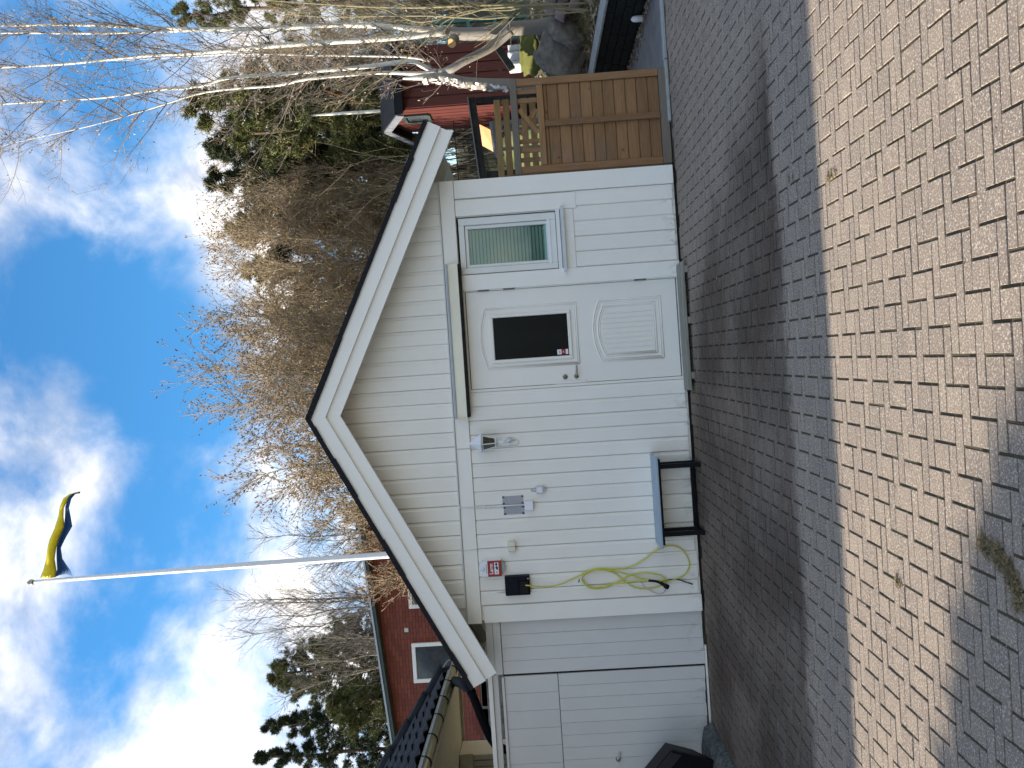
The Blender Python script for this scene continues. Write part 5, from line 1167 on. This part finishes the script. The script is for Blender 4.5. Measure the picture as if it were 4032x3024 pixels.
for k, (tp, Y, w, lab, mt) in enumerate((((762, 440), 13.4, 1.9, 'tallest pine top left of the birch stems', 'needle'), ((830, 605), 14.2, 1.5, 'small pine top poking up behind the brown trees', 'needle_dark'), ((822, 730), 17.8, 1.6, 'dark pine top above the right roof slope', 'needle_dark'),
        ((905, 900), 18, 1.5, 'bronzed pine hidden behind the brown trees above the window', 'needle_brown'), ((980, 1060), 17.5, 1.5, 'bronzed pine hidden behind the brown trees above the canopy', 'needle_brown'), ((1060, 1220), 17, 1.5, 'bronzed pine right of the ridge behind the trees', 'needle_brown'),
        ((890, 330), 17, 1.6, 'pine behind the middle birch stems', 'needle'), ((700, 60), 21, 1.3, 'pine crown at the right frame edge above the birches', 'needle'), ((930, 530), 12.8, 1.6, 'olive pine above the red shed roof', 'needle'), ((1200, 400), 16, 1.6, 'low bronzed pine behind the red shed', 'needle_brown'), ((990, 760), 16.5, 1.6, 'bronzed pine above the right barge board', 'needle_brown'))):
    pine(lab, tp, Y, w, 80 + k, mt, dens=1.0 if mt != 'needle_brown' else 1.15, n=24)
gP = 'pines behind the brick house'
pine('broad dark pine left of the leafless tree', (1075, 2660), 25, 2.7, 101, 'needle', gP, .85, 30, 2.4)
pine('lower pine against the brick house roof', (1230, 2530), 24, 2.2, 102, 'needle', gP, .85, 30, 2.0)
pine('loose dark spruce at the left frame edge', (1040, 2860), 22, 1.6, 103, 'needle_dark', gP, .9, 24, 1.5, 'spruce', 'spruce_tree', True)
pine('second loose spruce cut by the left frame edge', (1010, 2985), 22.5, 1.6, 104, 'needle_dark', gP, .9, 24, 1.5, 'spruce', 'spruce_tree', True)
pine('low green pine between the spruces and the brick house', (1300, 2770), 21, 2.0, 105, 'needle', gP, .9, 28, 2.0)
# ---- thicket that fills the slope
r_ = random.Random(8); S = []; tips = []
for k in range(650):
    x = r_.uniform(-4.0, 11.5); y = r_.uniform(11.5, 18.5); b_ = Vector((x, y, terrain(x, y) - .1)); twig(S, tips, b_, Vector((r_.gauss(0, .25), r_.gauss(0, .25), 1)).normalized(), r_.uniform(1.4, 3.9), .016, r_, 5, .22, .06, 2, .45, 1, (.3, .8), .005)
th = tag(link('thicket', segmesh('thicket', S, MT['twig_brown'])), 'dense brown undergrowth covering the slope behind the garage', 'undergrowth', kind='stuff')
# ---- rounded evergreen left of the paving (outside the picture, it throws the soft shade at the lower left)
es = empty('evergreen_shrub', (-7.2, -5.45, 0), 'rounded evergreen shrub left of the paving, outside the picture', 'shrub')
bm = bmesh.new(); bmesh.ops.create_icosphere(bm, subdivisions=3, radius=1.0)
for v in bm.verts:
    n_ = v.co.normalized(); f = 1 + .06 * math.sin(5 * n_.x + 3 * n_.z) * math.cos(4 * n_.y); v.co = Vector((-7.2 + n_.x * 1.08 * f, -5.40 + n_.y * 1.12 * f, 1.60 + n_.z * 1.34 * f))
me = bpy.data.meshes.new('inner_growth'); bm.to_mesh(me); bm.free(); me.materials.append(MT['shrub_leaf']); link('inner_growth', me, es)
pts = []
for k in range(2600):
    n_ = Vector((r_.gauss(0, 1), r_.gauss(0, 1), r_.gauss(0, 1))).normalized(); pts.append((Vector((-7.2 + n_.x * 1.12, -5.40 + n_.y * 1.20, 1.62 + n_.z * 1.44)), n_, 1.0))
stuff(link('foliage', tufts(pts, r_, 8, .22, .035, MT['shrub_leaf'], 'foliage'), es))
MB().tube([(-7.2, -5.45, -.1), (-7.2, -5.45, 1.0)], .08, 8).build('trunk', MT['brown_bark'], es)
# ================================================================== SMALL STUFF ON THE GROUND
def gpt(x, y, z=0.0):
    d = ray(x, y); t = (z - CAM.z) / d.z; return CAM + d * t
MT['straw'] = basic('dry_moss_straw', (.33, .25, .13), (.13, .10, .05), .9, 60); MT['weed'] = basic('weed_green', (.20, .17, .06), (.26, .20, .09), .9, 40)
def clump(label, spots, n, h, seed, mat='straw', rad=.05):
    r_ = random.Random(seed); t = empty('weed_clump', tuple(gpt(*spots[0])), label, 'weeds', 'weeds in the paving joints'); S = []
    for k in range(n):
        c = gpt(*r_.choice(spots)) + Vector((r_.gauss(0, rad), r_.gauss(0, rad * .7), 0)); d = Vector((r_.gauss(0, .8), r_.gauss(0, .8), r_.uniform(.1, 1.0))).normalized(); L = h * r_.uniform(.4, 1.2); q_ = c + d * L * .5; e_ = q_ + (d + Vector((r_.gauss(0, .6), r_.gauss(0, .6), -.5))).normalized() * L * .6
        S.append((*c, *q_, .0022, .0018)); S.append((*q_, *e_, .0018, .0008))
    stuff(link('blades', segmesh('blades', S, MT[mat]), t))
clump('dry mossy weed clump in the shaded lower left paving', [(3870, 2140), (3900, 2160), (3940, 2190), (3960, 2220), (3985, 2260), (4005, 2310), (4015, 2370), (3930, 2180), (3975, 2230), (4000, 2290)], 900, .030, 1, 'straw', .014)
clump('small dry weed in the sunlit paving left of the middle', [(3535, 2290), (3545, 2300)], 60, .024, 2, 'straw', .010)
clump('small dry weed at the shadow edge below the window', [(3273, 690), (3290, 680), (3262, 700)], 70, .022, 3, 'straw', .012)
clump('tiny green weed in the shaded paving below the window', [(3110, 705), (3125, 695)], 40, .020, 4, 'straw', .008)
# scattered leaf scraps and grit
V = []; Fc = []; r_ = random.Random(15)
def scrap(c, s_):
    a = r_.uniform(0, 6.28); u_ = Vector((math.cos(a), math.sin(a), r_.gauss(0, .2))) * s_; v_ = Vector((-math.sin(a), math.cos(a), r_.gauss(0, .3))) * s_ * r_.uniform(.3, .6); o = len(V)
    V.extend([tuple(c - u_), tuple(c + v_ + Vector((0, 0, s_ * .3))), tuple(c + u_), tuple(c - v_)]); Fc.append((o, o + 1, o + 2, o + 3))
for k in range(150):
    x, y = r_.uniform(-3.2, 3.6), -r_.random() ** 1.3 * 5.4 - .06; scrap(Vector((x, y, .004)), r_.uniform(.004, .012))
for k in range(520):
    y = r_.uniform(.2, 3.0); scrap(Vector((3.93 - abs(r_.gauss(0, .10)) * (.4 + y * .3), y, .010 + r_.random() * .02)), r_.uniform(.01, .03))
MT['scrap'] = needle_mat('leaf_scrap', (.22, .15, .10), (.42, .34, .26))
tag(link('leaf_scraps', npmesh('leaf_scraps', V, Fc, MT['scrap'])), 'dry leaf scraps scattered over the paving and along the path', 'leaf litter', kind='stuff')
V = []; Fc = []
for k in range(3800):
    x, y = 4.2 + abs(r_.gauss(0, 1.1)), r_.uniform(.1, 6.5)
    if x < 10: scrap(Vector((x, y, bed_h(x, y) + .02 + r_.random() * .03)), r_.uniform(.015, .05))
tag(link('bed_litter', npmesh('bed_litter', V, Fc, MT['scrap'])), 'dead leaves covering the planting bed behind the dark wall', 'leaf litter', kind='stuff')
S = []
for k in range(2600):
    x, y = 4.22 + abs(r_.gauss(0, .9)), r_.uniform(.1, 5.0); c = Vector((x, y, bed_h(x, y))); d = Vector((r_.gauss(0, .5), r_.gauss(0, .5), 1)).normalized() * r_.uniform(.04, .16); S.append((*c, *(c + d), .004, .001))
tag(link('bed_grass', segmesh('bed_grass', S, MT['weed'])), 'sparse green shoots on the planting bed', 'grass', kind='stuff')
